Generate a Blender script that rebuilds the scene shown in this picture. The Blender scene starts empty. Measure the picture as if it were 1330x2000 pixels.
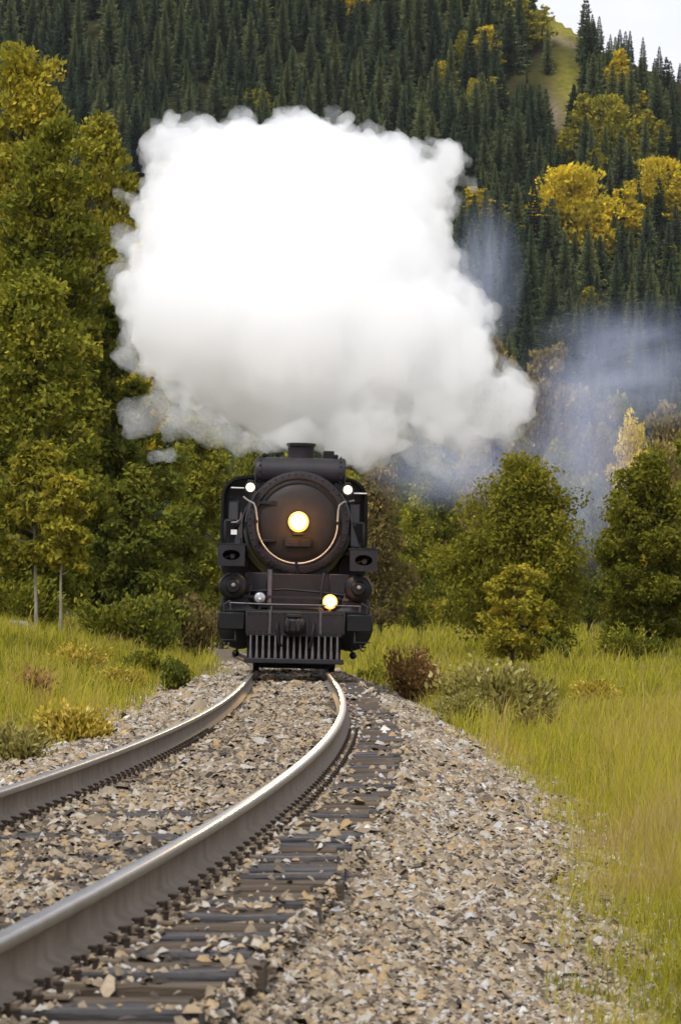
import bpy, math, random
import numpy as np
from math import pi, sin, cos, radians

random.seed(7)
RNG = np.random.default_rng(7)
scene = bpy.context.scene
COL = scene.collection

# ------------------------------------------------------------------ camera, sky, sun, exposure
F = 9500.0            # focal length in photograph pixels (photo 1330 x 2000)
CAM_H = 0.94          # camera height above the rail heads
HOR = 1221.0          # horizon row in the photograph
cam_d = bpy.data.cameras.new('camera')
cam = bpy.data.objects.new('camera', cam_d)
COL.objects.link(cam)
cam.location = (0, 0, CAM_H)
cam.rotation_euler = (radians(90) + math.atan((HOR - 1000) / F), 0, 0)
cam_d.sensor_fit = 'VERTICAL'
cam_d.sensor_height = 36.0
cam_d.sensor_width = 36.0
cam_d.lens = F / 2000 * 36
cam_d.clip_start = 0.5
cam_d.clip_end = 8000
cam_d.dof.use_dof = True
cam_d.dof.focus_distance = 62
cam_d.dof.aperture_fstop = 16
scene.camera = cam

SUN_EL, SUN_AZ = radians(52), radians(205)     # azimuth from +Y clockwise: behind the camera, to the left
w = bpy.data.worlds.new('World')
scene.world = w
w.use_nodes = True
nt = w.node_tree
for n in list(nt.nodes):
    nt.nodes.remove(n)
out = nt.nodes.new('ShaderNodeOutputWorld')
bg = nt.nodes.new('ShaderNodeBackground')
bg.inputs['Strength'].default_value = 0.1
sky = nt.nodes.new('ShaderNodeTexSky')
sky.sky_type = 'NISHITA'
sky.sun_disc = False
sky.sun_elevation = SUN_EL
sky.sun_rotation = SUN_AZ
tc = nt.nodes.new('ShaderNodeTexCoord')
mp = nt.nodes.new('ShaderNodeMapping')
mp.inputs['Scale'].default_value = (1, 1, 2.2)
no = nt.nodes.new('ShaderNodeTexNoise')
no.inputs['Scale'].default_value = 16
no.inputs['Detail'].default_value = 6
no.inputs['Roughness'].default_value = .55
rp = nt.nodes.new('ShaderNodeValToRGB')          # overcast cloud sheet: lighter and greyer patches all round
rp.color_ramp.elements[0].position = .3
rp.color_ramp.elements[0].color = (6.6, 6.75, 7.5, 1)
rp.color_ramp.elements[1].position = .62
rp.color_ramp.elements[1].color = (7.6, 7.65, 8.2, 1)
mx = nt.nodes.new('ShaderNodeMix')
mx.data_type = 'RGBA'
mx.inputs[0].default_value = .93
L = nt.links.new
L(tc.outputs['Generated'], mp.inputs['Vector'])
L(mp.outputs[0], no.inputs['Vector'])
L(no.outputs['Fac'], rp.inputs[0])
L(sky.outputs[0], mx.inputs[6])
L(rp.outputs[0], mx.inputs[7])
L(mx.outputs[2], bg.inputs['Color'])
L(bg.outputs[0], out.inputs['Surface'])

sun_d = bpy.data.lights.new('sun', 'SUN')
sun_d.energy = 2.2
sun_d.angle = radians(12)
sun_d.color = (1.0, .98, .945)
sun = bpy.data.objects.new('sun', sun_d)
COL.objects.link(sun)
sun.rotation_euler = (pi / 2 - SUN_EL, 0, pi - SUN_AZ + pi * 0)
# direction check: light comes from azimuth SUN_AZ (x = sin az, y = cos az)
import mathutils
sv = mathutils.Vector((sin(SUN_AZ) * cos(SUN_EL), cos(SUN_AZ) * cos(SUN_EL), sin(SUN_EL)))
sun.rotation_euler = sv.to_track_quat('Z', 'Y').to_euler()

scene.view_settings.view_transform = 'Standard'
scene.view_settings.look = 'None'
scene.view_settings.gamma = 1
scene.view_settings.exposure = 0.42
scene.view_settings.use_curve_mapping = False
cy = scene.cycles
cy.max_bounces = 36
cy.diffuse_bounces = 3
cy.glossy_bounces = 3
cy.transmission_bounces = 4
cy.transparent_max_bounces = 40
cy.volume_bounces = 34
cy.sample_clamp_indirect = 8
cy.use_adaptive_sampling = True
cy.adaptive_threshold = 0.02
cy.use_denoising = True
cy.denoiser = 'OPENIMAGEDENOISE'
cy.volume_step_rate = 1.0
cy.volume_max_steps = 128

# ------------------------------------------------------------------ helpers
def tag(o, label=None, cat=None, group=None, kind=None):
    if label: o['label'] = label
    if cat: o['category'] = cat
    if group: o['group'] = group
    if kind: o['kind'] = kind
    return o

def empty(name, loc=(0, 0, 0), rz=0):
    o = bpy.data.objects.new(name, None)
    COL.objects.link(o)
    o.location = loc
    o.rotation_euler = (0, 0, rz)
    o.empty_display_size = .3
    return o

def link(name, me, parent=None):
    o = bpy.data.objects.new(name, me)
    COL.objects.link(o)
    if parent is not None:
        o.parent = parent
    return o

def np_mesh(name, verts, faces, mats=(), smooth=False, attrs=None, mat_idx=None):
    """faces: (n,k) array or list of such arrays"""
    if not isinstance(faces, list):
        faces = [faces]
    me = bpy.data.meshes.new(name)
    verts = np.asarray(verts, np.float32)
    me.vertices.add(len(verts))
    me.vertices.foreach_set('co', verts.ravel())
    tot = [np.full(len(f), f.shape[1], np.int32) for f in faces if len(f)]
    idx = [f.ravel().astype(np.int32) for f in faces if len(f)]
    tot = np.concatenate(tot)
    idx = np.concatenate(idx)
    me.loops.add(len(idx))
    me.loops.foreach_set('vertex_index', idx)
    me.polygons.add(len(tot))
    st = np.concatenate([[0], np.cumsum(tot)[:-1]]).astype(np.int32)
    me.polygons.foreach_set('loop_start', st)
    me.polygons.foreach_set('loop_total', tot)
    if smooth:
        me.polygons.foreach_set('use_smooth', np.ones(len(tot), bool))
    for m in mats:
        me.materials.append(m)
    if mat_idx is not None:
        me.polygons.foreach_set('material_index', np.asarray(mat_idx, np.int32))
    if attrs:
        for k, (dom, v) in attrs.items():
            a = me.attributes.new(k, 'FLOAT', dom)
            a.data.foreach_set('value', np.asarray(v, np.float32))
    me.update(calc_edges=True)
    return me

def _h(ix, iy, iz, s):
    n = (ix * 374761393 + iy * 668265263 + iz * 1274126177 + s * 974711) & 0xffffffff
    n = ((n ^ (n >> 13)) * 1103515245) & 0xffffffff
    n = ((n ^ (n >> 16)) * 2246822519) & 0xffffffff
    return ((n ^ (n >> 15)) & 0xffff) / 65535.0

def vnoise(p, s=0):
    p = np.asarray(p, float)
    i = np.floor(p).astype(np.int64)
    f = p - i
    f = f * f * f * (f * (f * 6 - 15) + 10)
    r = 0
    for a in (0, 1):
        for b in (0, 1):
            for c in (0, 1):
                wgt = (f[..., 0] if a else 1 - f[..., 0]) * (f[..., 1] if b else 1 - f[..., 1]) * (f[..., 2] if c else 1 - f[..., 2])
                r = r + wgt * _h(i[..., 0] + a, i[..., 1] + b, i[..., 2] + c, s)
    return r * 2 - 1

def fbm(p, oct=4, s=0, gain=.5):
    p = np.asarray(p, float)
    r, a, q = 0, 1, 1.0
    for k in range(oct):
        r = r + a * vnoise(p * q + 17.3 * k, s + k)
        a *= gain
        q *= 2.03
    return r

def fbm2(x, y, sc, oct=4, s=0):
    x = np.asarray(x, float); y = np.asarray(y, float)
    return fbm(np.stack([x / sc, y / sc, x * 0 + .37], -1), oct, s)

# ---- materials
def new_mat(name):
    m = bpy.data.materials.new(name)
    m.use_nodes = True
    t = m.node_tree
    b = t.nodes['Principled BSDF']
    return m, t, b

def ramp(t, fac, stops):
    r = t.nodes.new('ShaderNodeValToRGB')
    e = r.color_ramp.elements
    while len(e) < len(stops):
        e.new(.5)
    for k, (p, c) in enumerate(stops):
        e[k].position = p
        e[k].color = (*c, 1)
    t.links.new(fac, r.inputs[0])
    return r.outputs[0]

def noise_node(t, scale, detail=4, rough=.55, vec=None, stretch=None, obj=True):
    n = t.nodes.new('ShaderNodeTexNoise')
    n.inputs['Scale'].default_value = scale
    n.inputs['Detail'].default_value = detail
    n.inputs['Roughness'].default_value = rough
    c = t.nodes.new('ShaderNodeTexCoord')
    src = c.outputs['Object']
    if stretch:
        mpn = t.nodes.new('ShaderNodeMapping')
        mpn.inputs['Scale'].default_value = stretch
        t.links.new(src, mpn.inputs['Vector'])
        src = mpn.outputs[0]
    t.links.new(src, n.inputs['Vector'])
    return n.outputs['Fac']

def bump(t, b, h, strength=.4, dist=.02):
    bn = t.nodes.new('ShaderNodeBump')
    bn.inputs['Strength'].default_value = strength
    bn.inputs['Distance'].default_value = dist
    t.links.new(h, bn.inputs['Height'])
    t.links.new(bn.outputs[0], b.inputs['Normal'])

def simple(name, stops, scale=6, rough=.6, metal=0, bmp=None, stretch=None, spec=.5, rough_var=None):
    m, t, b = new_mat(name)
    n = noise_node(t, scale, 6, .6, stretch=stretch)
    t.links.new(ramp(t, n, stops), b.inputs['Base Color'])
    b.inputs['Roughness'].default_value = rough
    b.inputs['Metallic'].default_value = metal
    b.inputs['Specular IOR Level'].default_value = spec
    if rough_var:
        n2 = noise_node(t, scale * 2.3, 4, .6)
        mr = t.nodes.new('ShaderNodeMapRange')
        mr.inputs['To Min'].default_value = rough_var[0]
        mr.inputs['To Max'].default_value = rough_var[1]
        t.links.new(n2, mr.inputs['Value'])
        t.links.new(mr.outputs[0], b.inputs['Roughness'])
    if bmp:
        nb = noise_node(t, bmp[0], 5, .6, stretch=stretch)
        bump(t, b, nb, bmp[1], bmp[2])
    return m

def emit(name, col, strength):
    m, t, b = new_mat(name)
    b.inputs['Base Color'].default_value = (*col, 1)
    b.inputs['Emission Color'].default_value = (*col, 1)
    b.inputs['Emission Strength'].default_value = strength
    return m

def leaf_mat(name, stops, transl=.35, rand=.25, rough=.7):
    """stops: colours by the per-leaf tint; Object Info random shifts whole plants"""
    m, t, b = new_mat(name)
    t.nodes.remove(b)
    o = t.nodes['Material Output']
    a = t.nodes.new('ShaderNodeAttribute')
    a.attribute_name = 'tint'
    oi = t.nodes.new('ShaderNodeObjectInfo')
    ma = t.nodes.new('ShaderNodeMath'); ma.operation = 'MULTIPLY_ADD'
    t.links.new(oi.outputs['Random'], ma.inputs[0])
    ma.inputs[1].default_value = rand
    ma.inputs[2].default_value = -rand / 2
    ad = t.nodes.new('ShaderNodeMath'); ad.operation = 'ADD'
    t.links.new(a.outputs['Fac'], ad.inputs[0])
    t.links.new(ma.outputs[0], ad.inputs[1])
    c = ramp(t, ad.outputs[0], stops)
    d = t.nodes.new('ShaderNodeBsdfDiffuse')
    tr = t.nodes.new('ShaderNodeBsdfTranslucent')
    mxs = t.nodes.new('ShaderNodeMixShader')
    mxs.inputs[0].default_value = transl
    t.links.new(c, d.inputs[0]); t.links.new(c, tr.inputs[0])
    t.links.new(d.outputs[0], mxs.inputs[1]); t.links.new(tr.outputs[0], mxs.inputs[2])
    t.links.new(mxs.outputs[0], o.inputs['Surface'])
    return m

M = {}
M['black'] = simple('weathered_black_paint', [(.3, (0.0031, 0.0027, 0.0035)), (.6, (0.0062, 0.0051, 0.0062)), (.8, (0.0140, 0.0109, 0.0109))], 3.5, .5, 0, (30, .15, .01), spec=.32, rough_var=(.32, .62))
M['grey_black'] = simple('dusty_black_paint', [(.3, (0.0125, 0.0101, 0.0133)), (.6, (0.0203, 0.0164, 0.0203)), (.8, (0.0328, 0.0265, 0.0296))], 3, .55, 0, (30, .15, .01), spec=.32, rough_var=(.4, .7))
M['brown_black'] = simple('sooty_brown_paint', [(.3, (0.0133, 0.0094, 0.0094)), (.6, (0.0211, 0.0148, 0.0133)), (.8, (0.0328, 0.0234, 0.0203))], 2.5, .5, 0, (25, .2, .01), spec=.32, rough_var=(.38, .6))
M['chrome'] = simple('polished_pipe', [(.3, (.20, .19, .185)), (.7, (.32, .30, .29))], 20, .42, .2)
M['steel_grey'] = simple('scuffed_steel', [(.3, (.07, .06, .068)), (.7, (.14, .12, .13))], 12, .45, .4)
M['white_paint'] = simple('white_paint', [(.3, (.6, .6, .6)), (.7, (.75, .75, .75))], 10, .5)
M['rust_rail'] = simple('rusty_rail_web', [(.25, (.10, .075, .049)), (.5, (.15, .116, .08)), (.75, (.20, .16, .115))], 5, .8, 0, (60, .3, .004), spec=.3)
M['rail_top'] = simple('worn_rail_head', [(.3, (.30, .295, .31)), (.7, (.46, .445, .44))], 2, .27, 1.0, (3, .03, .01))
M['rail_side'] = simple('rail_head_side', [(.3, (.17, .145, .12)), (.7, (.25, .22, .185))], 5, .38, .5)
M['plate'] = simple('dusty_tie_plate', [(.3, (.10, .075, .053)), (.7, (.19, .145, .10))], 14, .85, 0, (60, .4, .004), spec=.2)
M['spike'] = simple('dark_rusty_spike', [(.3, (.016, .011, .009)), (.7, (.055, .038, .027))], 14, .8, 0, spec=.2)

# ------------------------------------------------------------------ track centre line and ground heights
PC = np.array([4.11966232e-06, -1.09104729e-03, 8.58088394e-02, -2.82894034e+00])
DP = np.polyder(PC)
Y0 = 96.0
def xc(y):
    y = np.asarray(y, float)
    a = np.polyval(PC, np.clip(y, -20, Y0))
    d = np.clip(y - Y0, 0, None)
    dd = np.minimum(d, 160)
    b = np.polyval(DP, Y0) * d - (.0002) * dd * dd - 2 * (.0002) * dd * (d - dd)
    return a + b
def dxc(y):
    return (xc(np.asarray(y) + .05) - xc(np.asarray(y) - .05)) / .1

TIE_TOP = -.188
def sstep(a, b, x):
    u = np.clip((x - a) / (b - a), 0, 1)
    return u * u * (3 - 2 * u)

def ground_z(x, y):
    x = np.asarray(x, float); y = np.asarray(y, float)
    t = x - xc(y)
    n1 = fbm2(x, y, 6, 3, 3)
    n2 = fbm2(x, y, 30, 3, 9)
    # ballast bed
    zr = np.where(t < 1.42, TIE_TOP - .03 - .06 * sstep(.8, .95, t), TIE_TOP - .125 - .335 * np.clip(t - 1.42, 0, 1.5))
    tr = np.clip(t - 2.92, 0, None)
    field = -.76 + .0092 * np.clip(y - 150, 0, 190) - .035 * np.clip(x - 3.5, 0, 14) * sstep(140, 200, y)
    field = field + .9 * np.exp(-((x - 13.7) / 2.0) ** 2 - ((y - 205) / 25) ** 2)
    zr = np.where(tr > 0, zr + (field + .10 * n1 + .12 * n2 - zr) * sstep(0, 1.6, tr), zr)
    tl = np.clip(-t - 1.4, 0, None)
    zl = np.where(tl <= 0, TIE_TOP - .03, TIE_TOP - .03 - .10 * np.clip(tl, 0, 1.0))
    tb = np.clip(-t - 2.4, 0, None)
    bank = .255 * tb - .0052 * np.clip(tb, 0, 24) ** 2
    bank = np.where(tb > 24, .255 * 24 - .0052 * 24 ** 2, bank) * (1 - .45 * sstep(30, 14, y))
    zl = zl + bank + (.10 * n1 + .14 * n2) * sstep(0, 2.5, tb)
    z = np.where(t >= 0, zr, zl)
    return z

# hill
HY0, HSL = 880.0, .486
def ridge_y(x, y):
    px = 665 + F * np.asarray(x, float) / 1180.0
    return np.interp(px, [-3000, 600, 900, 985, 1030, 1075, 1125, 1180, 1330, 1500, 2200, 4000], [1330, 1330, 1300, 1270, 1204, 1190, 1178, 1164, 1142, 1128, 1090, 1040])
def hill_z(x, y):
    x = np.asarray(x, float); y = np.asarray(y, float)
    r = ridge_y(x, y)
    z = HSL * np.minimum(y, r) - HSL * HY0 - .55 * np.clip(y - r, 0, None)
    z = z - .012 * np.clip(y - r, -12, 0) ** 2 * 0
    n = fbm2(x, y, 70, 3, 21)
    return np.maximum(z, -6) + 5 * n * sstep(880, 1000, y) * sstep(1.0, 30, np.abs(r - y)) + .4

def unproj(px, py, Y):
    return ((px - 665) / F * Y, Y, CAM_H + (HOR - py) / F * Y)
def hill_hit(px, py):
    Y = np.arange(885, 1330, .5)
    zz = hill_z((px - 665) / F * Y, Y)
    e = CAM_H + (HOR - py) / F * Y
    k = np.argmax(zz >= e) if (zz >= e).any() else len(Y) - 1
    return ((px - 665) / F * Y[k], Y[k], float(zz[k]))
def top_px(x, y, z):
    return 665 + F * x / y, HOR - (z - CAM_H) / y * F

# ---- ground material: gravel near the line, dry grass and earth beyond
def ground_mat():
    m, t, b = new_mat('grass_and_gravel_ground')
    a = t.nodes.new('ShaderNodeAttribute'); a.attribute_name = 'gravel'
    n1 = noise_node(t, 28, 5, .7)
    g = ramp(t, n1, [(.3, (.07, .05, .034)), (.5, (.19, .145, .10)), (.7, (.34, .28, .21))])
    n2 = noise_node(t, .35, 6, .65)
    gr = ramp(t, n2, [(.3, (.075, .075, .012)), (.45, (.15, .125, .022)), (.6, (.19, .14, .035)), (.75, (.11, .10, .016))])
    mx = t.nodes.new('ShaderNodeMix'); mx.data_type = 'RGBA'
    t.links.new(a.outputs['Fac'], mx.inputs[0])
    t.links.new(gr, mx.inputs[6]); t.links.new(g, mx.inputs[7])
    t.links.new(mx.outputs[2], b.inputs['Base Color'])
    b.inputs['Roughness'].default_value = .95
    b.inputs['Specular IOR Level'].default_value = .1
    n3 = noise_node(t, 24, 5, .7)
    bump(t, b, n3, .8, .05)
    return m
M['ground'] = ground_mat()

def build_ground():
    ys = [-12]
    while ys[-1] < 960:
        y = ys[-1]
        ys.append(y + (.6 if y < 30 else .6 + (y - 30) * .02))
    ys = np.array(ys)
    tpos = np.array([0, .5, 1.0, 1.42, 1.6, 1.9, 2.2, 2.5, 2.92, 3.3, 3.7, 4.1, 4.6, 5.2, 6, 7, 8, 9.5, 11, 13, 15, 18, 22, 28, 36, 50, 75, 110, 170, 260])
    tneg = -np.array([.5, 1.0, 1.4, 1.7, 2.0, 2.4, 2.8, 3.2, 3.7, 4.3, 5, 6, 7, 8.5, 10, 12, 14, 17, 21, 26, 32, 40, 55, 80, 120, 180, 260])
    ts = np.sort(np.concatenate([tneg, tpos]))
    YY, TT = np.meshgrid(ys, ts, indexing='ij')
    XX = xc(YY) + TT
    ZZ = ground_z(XX, YY)
    v = np.stack([XX, YY, ZZ], -1).reshape(-1, 3)
    ny, nx = YY.shape
    i = np.arange(ny - 1)[:, None] * nx + np.arange(nx - 1)[None]
    f = np.stack([i, i + 1, i + nx + 1, i + nx], -1).reshape(-1, 4)
    edge = .25 * fbm2(XX, YY, 1.2, 3, 5)
    grav = sstep(3.15, 2.85, TT + edge + .5 * sstep(100, 125, YY)) * sstep(-2.75, -2.4, TT + edge - .6 * sstep(95, 115, YY))
    me = np_mesh('ground', v, f, [M['ground']], True, {'gravel': ('POINT', grav.ravel())})
    o = link('ground', me)
    tag(o, kind='structure')
build_ground()

def hill_mat():
    m, t, b = new_mat('forest_floor')
    n = noise_node(t, .06, 6, .65)
    c = ramp(t, n, [(.3, (.018, .019, .009)), (.5, (.035, .033, .012)), (.7, (.06, .052, .016))])
    a = t.nodes.new('ShaderNodeAttribute'); a.attribute_name = 'meadow'
    n2 = noise_node(t, .5, 5, .65)
    c2 = ramp(t, n2, [(.3, (.12, .125, .02)), (.5, (.21, .19, .03)), (.7, (.29, .235, .05))])
    mx = t.nodes.new('ShaderNodeMix'); mx.data_type = 'RGBA'
    t.links.new(a.outputs['Fac'], mx.inputs[0]); t.links.new(c, mx.inputs[6]); t.links.new(c2, mx.inputs[7])
    a3 = t.nodes.new('ShaderNodeAttribute'); a3.attribute_name = 'bare'
    mx3 = t.nodes.new('ShaderNodeMix'); mx3.data_type = 'RGBA'
    n4 = noise_node(t, 1.1, 5, .7)
    c4 = ramp(t, n4, [(.3, (.10, .075, .05)), (.7, (.30, .24, .16))])
    t.links.new(a3.outputs['Fac'], mx3.inputs[0]); t.links.new(mx.outputs[2], mx3.inputs[6]); t.links.new(c4, mx3.inputs[7])
    t.links.new(mx3.outputs[2], b.inputs['Base Color'])
    b.inputs['Roughness'].default_value = 1
    b.inputs['Specular IOR Level'].default_value = .05
    n3 = noise_node(t, .8, 5, .7)
    bump(t, b, n3, .8, .8)
    return m
M['hill'] = hill_mat()
def build_hill():
    ys = np.concatenate([np.arange(870, 1120, 5), np.arange(1120, 1215, 1.5), np.arange(1215, 1500, 6)])
    xs = np.concatenate([np.arange(-420, -100, 10), np.arange(-100, 20, 5), np.arange(20, 100, 2), np.arange(100, 420, 10)])
    YY, XX = np.meshgrid(ys, xs, indexing='ij')
    ZZ = hill_z(XX, YY)
    # bank scarred into the knoll
    px, py = 665 + F * XX / YY, HOR - (ZZ - CAM_H) / YY * F
    v = np.stack([XX, YY, ZZ], -1).reshape(-1, 3)
    ny, nx = YY.shape
    i = np.arange(ny - 1)[:, None] * nx + np.arange(nx - 1)[None]
    f = np.stack([i, i + 1, i + nx + 1, i + nx], -1).reshape(-1, 4)
    mead = np.exp(-((XX - 51) / 9) ** 2 - ((YY - 1185) / 14) ** 4) + .7 * np.exp(-((XX - 54) / 4) ** 2 - ((YY - 1140) / 22) ** 2)
    bx = (XX - 53) / 4.5
    bare = np.exp(-bx ** 2 - ((YY - 1172 + 1.2 * (XX - 53)) / 3.2) ** 2) + .9 * np.exp(-((XX - 50) / 2.0) ** 2 - ((YY - 1130) / 12) ** 2)
    me = np_mesh('hill', v, f, [M['hill']], True, {'meadow': ('POINT', np.clip(mead * 1.4, 0, 1).ravel()), 'bare': ('POINT', np.clip(bare, 0, 1).ravel())})
    tag(link('hill', me), kind='structure')
build_hill()
#@@STRUCT_END

# ------------------------------------------------------------------ railway track
class MB:
    """collects shapes into one mesh"""
    def __init__(s):
        s.v = []; s.f = []; s.mi = []; s.cur = 0
    def add(s, vs, fs):
        o = len(s.v)
        s.v.extend([tuple(q) for q in vs])
        for q in fs:
            s.f.append(tuple(o + k for k in q)); s.mi.append(s.cur)
        return s
    def box(s, c, d, bev=0.0):
        x, y, z = c; a, b, h = d[0] / 2, d[1] / 2, d[2] / 2
        if bev <= 0:
            vs = [(x + i * a, y + j * b, z + k * h) for k in (-1, 1) for j in (-1, 1) for i in (-1, 1)]
            return s.add(vs, [(0, 2, 3, 1), (4, 5, 7, 6), (0, 1, 5, 4), (2, 6, 7, 3), (0, 4, 6, 2), (1, 3, 7, 5)])
        bev = min(bev, a * .9, b * .9, h * .9)
        vs = []
        for k in (-1, 1):
            for j in (-1, 1):
                for i in (-1, 1):
                    vs += [(x + i * a, y + j * (b - bev), z + k * (h - bev)), (x + i * (a - bev), y + j * b, z + k * (h - bev)), (x + i * (a - bev), y + j * (b - bev), z + k * h)]
        import itertools
        # convex hull of a chamfered box
        bm = bmesh.new()
        for q in vs: bm.verts.new(q)
        r = bmesh.ops.convex_hull(bm, input=bm.verts)
        bm.verts.index_update()
        vv = [v.co[:] for v in bm.verts]; ff = [[v.index for v in f.verts] for f in bm.faces]
        bm.free()
        return s.add(vv, ff)
    def lathe(s, prof, n=24, axis='z', c=(0, 0, 0), cap=True, a0=0, a1=2 * pi):
        """prof: list of (radius, along)"""
        full = abs(a1 - a0 - 2 * pi) < 1e-6
        m = n if full else n + 1
        vs = []
        for r, h in prof:
            for k in range(m):
                a = a0 + (a1 - a0) * k / n
                p, q = r * cos(a), r * sin(a)
                if axis == 'z': vs.append((c[0] + p, c[1] + q, c[2] + h))
                elif axis == 'y': vs.append((c[0] + p, c[1] + h, c[2] + q))
                else: vs.append((c[0] + h, c[1] + p, c[2] + q))
        fs = []
        for i in range(len(prof) - 1):
            for k in range(n):
                k2 = (k + 1) % m
                fs.append((i * m + k, i * m + k2, (i + 1) * m + k2, (i + 1) * m + k))
        if cap and full:
            if prof[0][0] > 1e-6: fs.append(tuple(range(m))[::-1])
            if prof[-1][0] > 1e-6: fs.append(tuple((len(prof) - 1) * m + k for k in range(m)))
        return s.add(vs, fs)
    def tube(s, pts, r, n=8, taper=None):
        pts = [mathutils.Vector(p) for p in pts]
        vs = []; N = len(pts)
        up = None
        for i, p in enumerate(pts):
            d = (pts[min(i + 1, N - 1)] - pts[max(i - 1, 0)]).normalized()
            if up is None:
                ref = mathutils.Vector((0, 0, 1)) if abs(d.z) < .9 else mathutils.Vector((1, 0, 0))
                up = d.cross(ref).normalized()
            up = (up - d * up.dot(d)).normalized()
            sd = d.cross(up)
            rr = r if taper is None else taper[i]
            for k in range(n):
                a = 2 * pi * k / n
                vs.append(p + up * (rr * cos(a)) + sd * (rr * sin(a)))
        fs = [(i * n + k, i * n + (k + 1) % n, (i + 1) * n + (k + 1) % n, (i + 1) * n + k) for i in range(N - 1) for k in range(n)]
        fs.append(tuple(range(n))[::-1]); fs.append(tuple((N - 1) * n + k for k in range(n)))
        return s.add(vs, fs)
    def prism(s, poly, y0, y1):
        """poly of (x,z) extruded along y"""
        n = len(poly)
        vs = [(x, y0, z) for x, z in poly] + [(x, y1, z) for x, z in poly]
        fs = [tuple(range(n)), tuple(range(2 * n - 1, n - 1, -1))]
        fs += [(k, k + n, (k + 1) % n + n, (k + 1) % n) for k in range(n)]
        return s.add(vs, fs)
    def sphere(s, c, r, n=12, sq=(1, 1, 1)):
        vs = []; fs = []
        m = max(4, n // 2)
        for i in range(m + 1):
            th = pi * i / m
            for k in range(n):
                a = 2 * pi * k / n
                vs.append((c[0] + r * sq[0] * sin(th) * cos(a), c[1] + r * sq[1] * sin(th) * sin(a), c[2] + r * sq[2] * cos(th)))
        for i in range(m):
            for k in range(n):
                fs.append((i * n + k, (i + 1) * n + k, (i + 1) * n + (k + 1) % n, i * n + (k + 1) % n))
        return s.add(vs, fs)
    def mesh(s, name, mats, smooth=True):
        me = bpy.data.meshes.new(name)
        me.from_pydata(s.v, [], s.f)
        for m in (mats if isinstance(mats, (list, tuple)) else [mats]):
            me.materials.append(m)
        me.polygons.foreach_set('material_index', s.mi)
        bm = bmesh.new(); bm.from_mesh(me)
        bmesh.ops.remove_doubles(bm, verts=bm.verts, dist=1e-5)
        bmesh.ops.recalc_face_normals(bm, faces=bm.faces)
        bm.to_mesh(me); bm.free()
        if smooth:
            me.polygons.foreach_set('use_smooth', [True] * len(me.polygons))
            me.set_sharp_from_angle(angle=radians(38))
        me.update()
        return me
    def build(s, name, mats, parent=None, smooth=True):
        return link(name, s.mesh(name, mats, smooth), parent)

import bmesh

track = empty('railway_track', (0, 0, 0))
tag(track, 'single railway track of two rusty rails on dark wooden sleepers, curving through grey-brown ballast', 'railway track')
GAUGE = .7535
HALF = [(-.076, -.187), (-.076, -.176), (-.020, -.157), (-.0095, -.142), (-.0085, -.06), (-.033, -.043), (-.0375, -.036), (-.0375, -.012), (-.0345, -.0045), (-.028, -.001)]
PROF = HALF + [(-.012, 0.0006), (.012, .0006)] + [(-a, b) for a, b in HALF[::-1]]
def build_rail(side):
    ys = np.concatenate([np.arange(4, 40, .4), np.arange(40, 180, .8)])
    c = xc(ys); d = dxc(ys)
    nrm = 1 / np.sqrt(1 + d * d)
    nx_, ny_ = nrm, -d * nrm
    P = np.array(PROF)
    v = np.stack([(c + side * GAUGE * nx_)[:, None] + nx_[:, None] * P[None, :, 0],
                  (ys + side * GAUGE * ny_)[:, None] + ny_[:, None] * P[None, :, 0],
                  np.zeros(len(ys))[:, None] + P[None, :, 1]], -1).reshape(-1, 3)
    n = len(P)
    i = np.arange(len(ys) - 1)[:, None] * n
    k = np.arange(n)[None]
    f = np.stack([i + k, i + (k + 1) % n, i + n + (k + 1) % n, i + n + k], -1)
    mi = np.zeros(f.shape[:2], int)
    mi[:, 9:12] = 1                 # running surface
    mi[:, [6, 7, 8, 12, 13, 14]] = 2       # head sides
    me = np_mesh('rail', v, f.reshape(-1, 4), [M['rust_rail'], M['rail_top'], M['rail_side']], False, None, mi.ravel())
    bm = bmesh.new(); bm.from_mesh(me); bmesh.ops.recalc_face_normals(bm, faces=bm.faces); bm.to_mesh(me); bm.free()
    me.polygons.foreach_set('use_smooth', [True] * len(me.polygons)); me.set_sharp_from_angle(angle=radians(62))
    return link('rail', me, track)
rail_r = build_rail(1)
rail_l = build_rail(-1)

# sleepers
M['tie_dark'] = simple('tarred_timber', [(.3, (.012, .010, .011)), (.55, (.032, .027, .027)), (.8, (.085, .072, .062))], 9, .6, 0, (22, .8, .02), stretch=(.12, 1, 1), spec=.45, rough_var=(.38, .85))
M['tie_brown'] = simple('weathered_timber', [(.3, (.028, .020, .014)), (.55, (.08, .058, .038)), (.8, (.16, .122, .085))], 9, .85, 0, (22, .9, .02), stretch=(.12, 1, 1), spec=.3)
def tie_mesh(k):
    r = np.random.default_rng(100 + k)
    nx = 14
    xs = np.linspace(-1.36, 1.36, nx) + np.r_[r.uniform(-.05, .04), np.zeros(nx - 2), r.uniform(-.04, .05)]
    ring = np.array([(-.115, -.17), (-.118, -.012), (-.10, 0), (-.03, -.004), (.03, .002), (.10, 0), (.118, -.012), (.115, -.17)])
    v = []
    for x in xs:
        q = ring + r.normal(0, .0035, ring.shape)
        for a, b in q:
            v.append((x, a, b))
    n = len(ring)
    f = [(i * n + j, i * n + (j + 1) % n, (i + 1) * n + (j + 1) % n, (i + 1) * n + j) for i in range(nx - 1) for j in range(n)]
    me = bpy.data.meshes.new('sleeper')
    me.from_pydata(v, [], f + [tuple(range(n)), tuple((nx - 1) * n + j for j in range(n))])
    bm = bmesh.new(); bm.from_mesh(me); bmesh.ops.recalc_face_normals(bm, faces=bm.faces); bm.to_mesh(me); bm.free()
    me.materials.append(M['tie_dark'] if k % 5 in (0, 3) else M['tie_brown'])
    return me
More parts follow.
